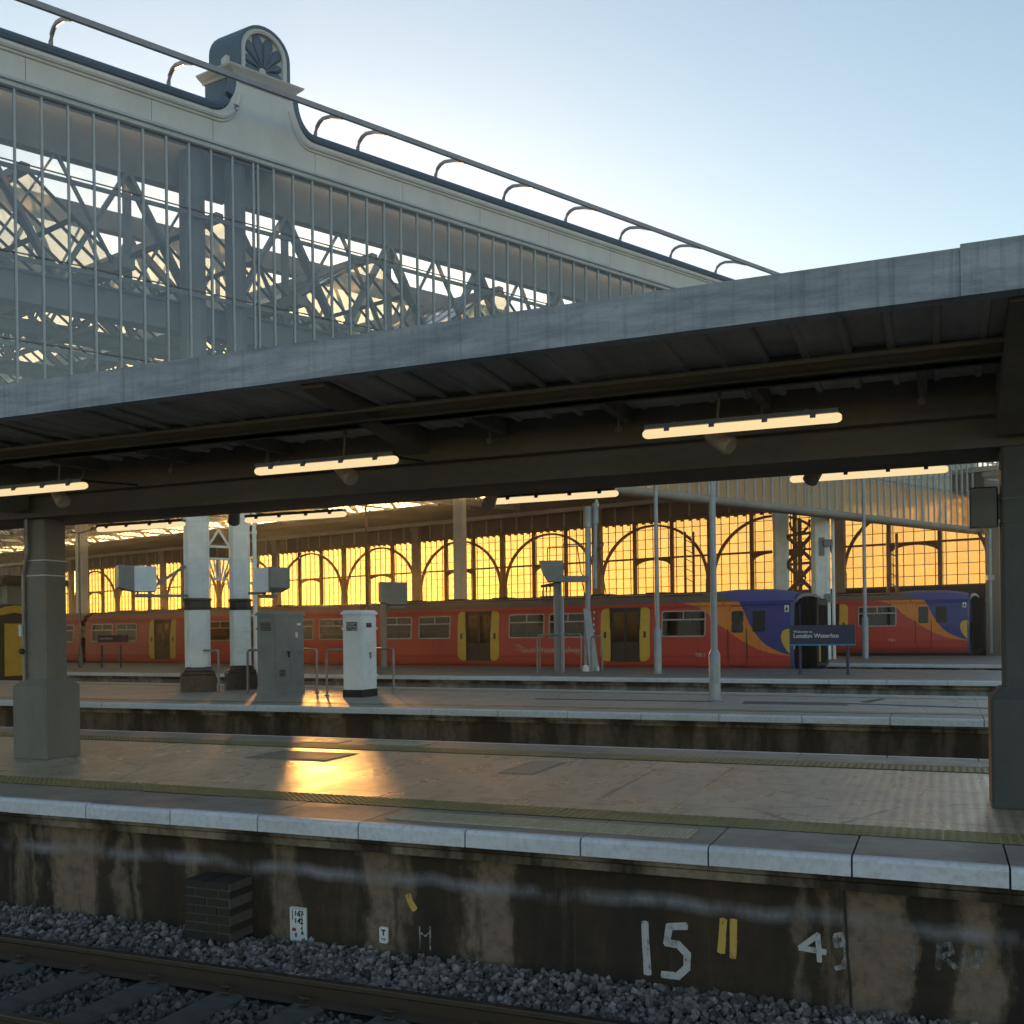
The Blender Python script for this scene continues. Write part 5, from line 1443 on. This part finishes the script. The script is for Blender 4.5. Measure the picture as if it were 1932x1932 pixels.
def carriage(name, label, F, off, length, cab, seedn, zoff=0.0, simple=False):
    P = F.world(off, 0, zoff)
    t = thing(name, label, "train", (P.x, P.y, P.z), F.rot, None)
    x1 = -.95 if cab else -.15; x0 = -length + .15
    if cab: doors = [-7.34, -14.15]; wins = [(-5.82, -4.06), (-10.72, -8.98), (-12.62, -10.93), (-17.28, -15.58), (-19.35, -17.66)]
    else:
        doors = [-length / 2 + 3.4, -length / 2 - 3.4]
        wins = [(-2.4, -.72), (-4.5, -2.75), (-9.85, -8.3), (-11.7, -10.15), (-17.2, -15.45), (-19.3, -17.5)]
    holes = [(a + .03, b - .03, WZ0 + .03, WZ1 - .03) for a, b in wins] + [(d - .62, d + .62, .22, 2.27) for d in doors]
    bm_ = M_cab if cab else M_red
    near = list(holes)
    if cab: near += [(-3.05, -2.66, 1.30, 2.03), (-2.3, -1.83, 1.30, 2.05)]
    mb = side_mesh(x0, x1, near); m2 = side_mesh(x0, x1, holes, True)
    mb.raw(m2.v, m2.f)
    # gutter line and end wall
    mb.box(x0, x1, .045, .09, 2.275, 2.30)
    e = [(y, z) for y, z in PROF] + ROOFP[1:-1] + [(W - y, z) for y, z in reversed(PROF)]
    mb.face([(x0, y, z) for y, z in e][::-1])
    obj("body", mb, bm_, t)
    mb = MB(); rings = []
    for x in (x0, x0 + .05, x1 - (1.3 if cab else .05), x1):
        rings.append([(x, y, z) for y, z in ROOFP])
    if cab:
        rings = [[(x0, y, z) for y, z in ROOFP], [(-4.4, y, z) for y, z in ROOFP], [(-3.3, y, z + (.07 if 0 < i < 8 else 0)) for i, (y, z) in enumerate(ROOFP)], [(-1.9, y, z + (.05 if 0 < i < 8 else 0)) for i, (y, z) in enumerate(ROOFP)],
                 [(-1.2, y, z - (.06 if 0 < i < 8 else 0)) for i, (y, z) in enumerate(ROOFP)], [(-.9, y + (1.41 - y) * .015, z - (.13 if 0 < i < 8 else 0.02)) for i, (y, z) in enumerate(ROOFP)]]
    mb.loft(rings, cap=False, closed=False); ro = obj("roof", mb, M_roofc if cab else M_roof, t, smooth=True)
    mb = MB()
    for k in range(3): y = (.55, 1.41, 2.27)[k]; mb.box(x0 + .2, x1 - 3.4, y - .02, y + .02, (2.69, 2.80, 2.69)[k], (2.72, 2.84, 2.72)[k])
    for k in range(6): mb.box(x0 + 1.5 + k * 2.4, x0 + 2.3 + k * 2.4, 1.1, 1.72, 2.78, 2.87)
    obj("roof_vents", mb, M_under, ro)
    for a, b in wins: window(t, a, b)
    for d in doors: double_door(t, d)
    for a, b in wins: window(t, a, b, far=True)
    for d in doors: double_door(t, d, True)
    mb = MB(); mb.box(x0 + .05, x1 - (2.4 if cab else .05), .16, W - .16, .14, .2)
    mb.box(x0 + .05, x1 - (.4 if cab else .05), .2, W - .2, 2.36, 2.39)
    if cab: mb.box(-3.45, -3.38, .12, W - .12, .2, 2.36)
    mb.box(x0 + .06, x0 + .1, .12, W - .12, .2, 2.36)
    for d in doors:
        for sg in (-1, 1):
            for y0, y1 in ((.14, 1.0), (W - 1.0, W - .14)): mb.box(d + sg * .72 - .02, d + sg * .72 + .02, y0, y1, .2, 1.55)
    it = obj("interior", mb, M_int, t)
    mb = MB(); rs = random.Random(seedn)
    for a, b in wins:
        for q in (a + .1, (a + b) / 2, b - .1):
            for y0, y1 in ((.2, 1.05), (W - 1.15, W - .2)):
                mb.box(q - .06, q + .06, y0, y1, .55, 1.38); mb.box(q - .3, q + .3, y0, y1, .5, .64)
    obj("seats", mb, M_seat, it)
    mb = MB(); mb.box(x0 + .3, x1 - .2, .2, W - .2, -.35, -.02)
    for c in ((x0 + 3.2, x1 - 3.6) if cab else (x0 + 3.0, x1 - 3.0)):
        for dx in (-1.25, 1.25):
            for y in (.62, 2.06): 
                n_ = 14; mb.loft([[(c + dx + .42 * math.cos(2 * math.pi * k / n_), yy, -.5 + .42 * math.sin(2 * math.pi * k / n_)) for k in range(n_)] for yy in (y, y + .13)])
        mb.box(c - 1.7, c + 1.7, .3, .45, -.6, -.3)
    mb.box(x0 + 6.4, x0 + 11, .3, W - .3, -.75, -.3)
    obj("underframe", mb, M_under, t)
    if not cab:
        mb = MB(); mb.box(x1 - .02, x1 + .32, .75, 2.07, .2, 2.35); obj("gangway", mb, M_black, t); return t
    mb = MB(); mb.box(x0 - .32, x0 - .002, .75, 2.07, .2, 2.35); obj("gangway", mb, M_black, t)
    # cab side: driver's door, glass, warning panel, corner
    mb = MB(); mb.rim(-3.16, -2.52, .04, 2.24, .1, .022, -.012, .01); mb.v = [(x, y + py_(z), z) for x, y, z in mb.v]
    for a in (-3.2, -2.5): mb.tube([(a, py_(.3) - .05, .25), (a, py_(1.4) - .05, 1.42)], .016, 6)
    mb.box(-3.32, -3.0, -.05, .02, -.12, -.07)
    dd = obj("driver_door", mb, M_black, t)
    mb = MB(); P_ = rounded(-3.05, -2.66, 1.30, 2.03, .07); mb.loft([[(x, py_(z) + .0, z) for x, z in P_], [(x, py_(z) + .01, z) for x, z in P_]]); obj("pane", mb, M_win, dd)
    mb = MB(); mb.rim(-3.08, -2.63, 1.27, 2.06, .08, .035, -.008, .012); mb.v = [(x, y + py_(z), z) for x, y, z in mb.v]; obj("window_frame", mb, M_black, dd)
    mb = MB(); P_ = rounded(-2.3, -1.83, 1.30, 2.05, .03); mb.loft([[(x, py_(z) - .004, z) for x, z in P_], [(x, py_(z) + .01, z) for x, z in P_]]); obj("cab_side_window", mb, M_winblack, t)
    mb = MB(); P_ = [(-.96, .52), (-1.02, .58), (-1.16, .78), (-1.26, 1.02), (-1.25, 1.22), (-1.17, 1.35), (-1.06, 1.38), (-.96, 1.38)]
    edge = [(-.96, .52), (-1.02, .58), (-1.10, .68), (-1.18, .82), (-1.24, .96), (-1.26, 1.08), (-1.25, 1.18), (-1.20, 1.30), (-1.10, 1.37), (-1.0, 1.385)]
    mb.loft([[(x, py_(z) - .008, z), (-.955, py_(z) - .008, z), (-.955, py_(z) + .02, z), (x, py_(z) + .02, z)] for x, z in edge]); mb.box(-.958, -.90, .012, .32, .52, 1.36); obj("yellow_corner", mb, M_yel, t)
    mb = MB(); mb.box(-1.14, -.98, .055, .066, 1.98, 2.22); wp = obj("warning_panel", mb, M_sign_white, t)
    mb = MB(); mb.extrude_y([(-1.12, 2.05), (-1.0, 2.05), (-1.06, 2.19)], .05, .0545); mb.mi = 1; mb.box(-1.12, -1.0, .05, .0545, 1.99, 2.035); obj("warning_mark", mb, [M_black, M_yel], wp)
    # front
    def sh(mb): mb.v = [(x + .16 * min(y, W) - .0, y, z) for x, y, z in mb.v]
    mb = MB(); f = [(y, z) for y, z in PROF] + [(y, z - (.13 if 0 < i < 8 else .02)) for i, (y, z) in enumerate(ROOFP)][1:-1] + [(W - y, z) for y, z in reversed(PROF)]
    cxm = 1.41
    inn = [(cxm + (y - cxm) * .93, .2 + (z - .2) * .955) for y, z in f]
    mb.loft([[(-.95, y, z) for y, z in f], [(-.86, cxm + (y - cxm) * .985, z) for y, z in f], [(-.85, y, z) for y, z in inn], [(-.93, y, z) for y, z in inn]], cap=False); sh(mb)
    obj("front_rim", mb, M_navy, t)
    mb = MB(); mb.face([(-.925, y, z) for y, z in inn]); mb.box(-.93, -.80, .5, W - .5, -.14, .3); sh(mb); fr_ = obj("front_panel", mb, M_rubber, t)
    for ya, yb in ((.26, .68), (W - .68, W - .26)):
        mb = MB(); mb.box(-.92, -.90, ya, yb, 1.30, 2.2); sh(mb); obj("windscreen", mb, M_winblack, fr_)
        mb = MB(); mb.box(-.921, -.885, ya - .04, ya, 1.26, 2.24); mb.box(-.921, -.885, yb, yb + .04, 1.26, 2.24); sh(mb); obj("windscreen_frame", mb, M_navy, fr_)
    mb = MB()
    for k in range(7): s = .03 if k % 2 else 0; mb.box(-.8 + k * .083, -.8 + (k + 1) * .083 - .004, .74 + s, 2.08 - s, .06 + s, 2.46 - s)
    gw = obj("gangway", mb, M_rubber, t)
    mb = MB(); xa = -.22
    mb.box(xa, xa + .05, .74, .86, .06, 2.42); mb.box(xa, xa + .05, 1.96, 2.08, .06, 2.42); mb.box(xa, xa + .05, .86, 1.96, 2.22, 2.42); mb.box(xa, xa + .05, .86, 1.96, .06, .16)
    obj("gangway_frame", mb, M_alud, gw)
    mb = MB(); mb.box(xa, xa + .02, .88, 1.94, .18, 2.2); obj("gangway_door", mb, M_rubber, gw)
    if not simple:
        mb = MB(); mb.box(xa + .021, xa + .03, 1.0, 1.14, .2, 1.0); obj("yellow_plate", mb, M_yel, gw)
    for sg in (0, 1):
        yc = .34 if not sg else W - .34
        for y, m_, nm in ((yc - .09, M_lamp if simple and not sg else M_pale, "headlight"), (yc + .12, M_redlens, "tail_lamp")):
            mb = MB(); n_ = 12; mb.loft([[(x, y + r_ * math.cos(2 * math.pi * k / n_), .74 + r_ * math.sin(2 * math.pi * k / n_)) for k in range(n_)] for x, r_ in ((-.93, .085), (-.88, .085), (-.865, .06))]); obj(nm, mb, m_, t)
        mb = MB(); mb.bbox(-.93, -.87, yc - .2, yc + .24, .60, .90, .01); obj("lamp_cluster", mb, M_under, t)
    mb = MB(); mb.box(-.95, -.55, 1.2, 1.62, -.3, -.02); mb.tube([(-.9, .8, -.1), (-.6, .75, -.3), (-.85, .7, -.6)], .03, 6); mb.extrude_x([(.3, -.14), (W - .3, -.14), (W - .5, -.5), (.5, -.5)], -.9, -.84); obj("coupler", mb, M_under, t)
    return t
M_winblack = paint("black_cab_glass", (.012, .012, .012), (.02, .02, .018), .3, fine=0, spec=.25)
M_rubber = paint("matt_black_rubber", (.010, .010, .011), (.016, .015, .015), .9, spec=.1)
M_navy = paint("navy_cab_rim", (.045, .05, .16), (.04, .045, .13), .4, fine=.1)
M_alud = paint("dull_gangway_frame", (.05, .045, .042), (.03, .028, .026), .6, spec=.2)
M_redlens = paint("red_lens", (.30, .02, .02), (.2, .015, .015), .2)
t1 = carriage("driving_carriage", "red driving carriage with orange swoosh and blue cab behind the blue station sign", F1, 0, 20.6, True, 1)
t1b = carriage("train_carriage", "red carriage coupled behind the nearer driving carriage, passing behind the white columns", F1, -20.7, 20.0, False, 2)
t1c = carriage("train_carriage", "red carriage at far left beyond the small blue station sign, last one in view", F1, -40.9, 20.0, False, 3)
t2 = carriage("driving_carriage", "second red and blue driving carriage with lit headlamp, farther right beyond the first nose", F2, 0, 20.6, True, 4, .28, True)
# lettering on the first carriage
o = text_mesh("South Western Railway", .40, "lettering", t1, M_letter := paint("faded_white_transfer", (.55, .46, .42), (.40, .30, .27), .6), (-12.0, -.004, .56), depth=.001)
wd = max(v.co.x for v in o.data.vertices); o.scale = (2.72 / wd, .80, 1)
mb = MB()
for a, b in (((-12.34, .60), (-12.10, .84)), ((-12.34, .72), (-12.22, .84)), ((-12.22, .60), (-12.10, .72))): mb.bar((a[0], -.003, a[1]), (b[0], -.003, b[1]), .004, .035, (0, 1, 0))
mb.box(-12.34, -12.08, -.006, -.001, .842, .868); mb.box(-12.085, -12.06, -.006, -.001, .60, .868)
mb.v = [(x, y, z) for x, y, z in mb.v]; obj("arrow_mark", mb, M_letter, t1)
text_mesh("77813", .19, "number", t1, M_letter, (-4.48, -.004, .40), depth=.001, squeeze=.85)
text_mesh("77811", .19, "number", t2, M_letter, (-4.48, -.004, .40), depth=.001, squeeze=.85)
mb = MB(); mats = [paint("red_notice", (.34, .08, .07)), M_sign_white, paint("blue_notice", (.16, .16, .30)), M_joint]
for i, (z, m_) in enumerate(((2.02, 0), (1.78, 0), (1.54, 0), (1.30, 2))):
    mb.mi = m_; mb.box(-8.76, -8.58, py_(z) - .014, py_(z) - .002, z, z + .2); mb.mi = 1; mb.box(-8.71, -8.64, py_(z) - .019, py_(z) - .0145, z + .06, z + .15)
obj("door_notices", mb, mats, t1)
mb = MB(); mb.box(-8.9, -8.84, .045, .062, 1.98, 2.04); obj("small_mark", mb, M_letter, t1)

# ---------------------------------------------------------------- yellow fronted train at the far left
yP = on_ground(40, 1300); 
FY = Frame(60.0); 
pY = at_depth(-32, 1200, 40.0); qy = FT.loc(pY)
yt = thing("yellow_train", "dark train with a yellow front door standing at the far left edge", "train", (pY.x, pY.y, 0), FT.rot)
M_dgreen = paint("dark_train_paint", (.025, .028, .02), (.035, .03, .02), .45)
yy0 = -.2
mb = MB()
e = [(.06, -.5), (0, .2), (0, 1.3), (.1, 2.1), (.25, 2.38), (.55, 2.62), (.95, 2.78), (1.41, 2.84)]; e = e + [(2.82 - y, z) for y, z in reversed(e[:-1])]
mb.loft([[(-18, y, z) for y, z in e], [(-.3, y, z) for y, z in e], [(-.08, 1.41 + (y - 1.41) * .97, z * .985) for y, z in e], [(0, 1.41 + (y - 1.41) * .93, z * .96) for y, z in e]]); obj("body", mb, M_dgreen, yt)
mb = MB(); mb.loft([[(x, y, z) for y, z in ((.1, 2.12), (.35, 2.42), (.95, 2.68), (1.41, 2.73), (1.87, 2.68), (2.47, 2.42), (2.72, 2.12), (2.1, 2.32), (1.41, 2.45), (.7, 2.32))] for x in (.012, .03)]); obj("yellow_brow", mb, M_yel, yt)
mb = MB(); mb.box(.005, .07, .92, 1.90, -.1, 2.0); mb.box(-1.4, -.5, -.03, .01, .1, 2.05); obj("yellow_door", mb, M_yel, yt)
mb = MB(); mb.box(.004, .03, 2.0, 2.6, 1.1, 1.95); obj("windscreen", mb, M_winblack, yt)
mb = MB(); mb.lathe(0, 0, [(.13, 0), (.13, .06), (.08, .1)], 12); mb.v = [(.0 + c, 2.2 + a, .62 + b) for a, b, c in mb.v]; obj("headlight", mb, M_pale, yt)
mb = MB(); mb.box(.004, .03, 2.0, 2.45, .15, .38); obj("yellow_panel", mb, M_yel, yt)

# ---------------------------------------------------------------- evening haze in the air of the shed and over the tracks
hz = MB(); hz.box(-150, 90, -12, 190, -2.3, 19.5)
m_, nt_, out_ = newmat("evening_haze")
pv = nt_.nodes.new("ShaderNodeVolumePrincipled")
pv.inputs['Color'].default_value = (.9, .88, .85, 1); pv.inputs['Density'].default_value = 0.0011; pv.inputs['Anisotropy'].default_value = 0.82
nt_.links.new(pv.outputs[0], out_.inputs['Volume'])
ho = obj("haze", hz, m_); ho["kind"] = "stuff"; ho["label"] = "thin warm evening haze hanging in the air over the tracks"; ho["category"] = "haze"
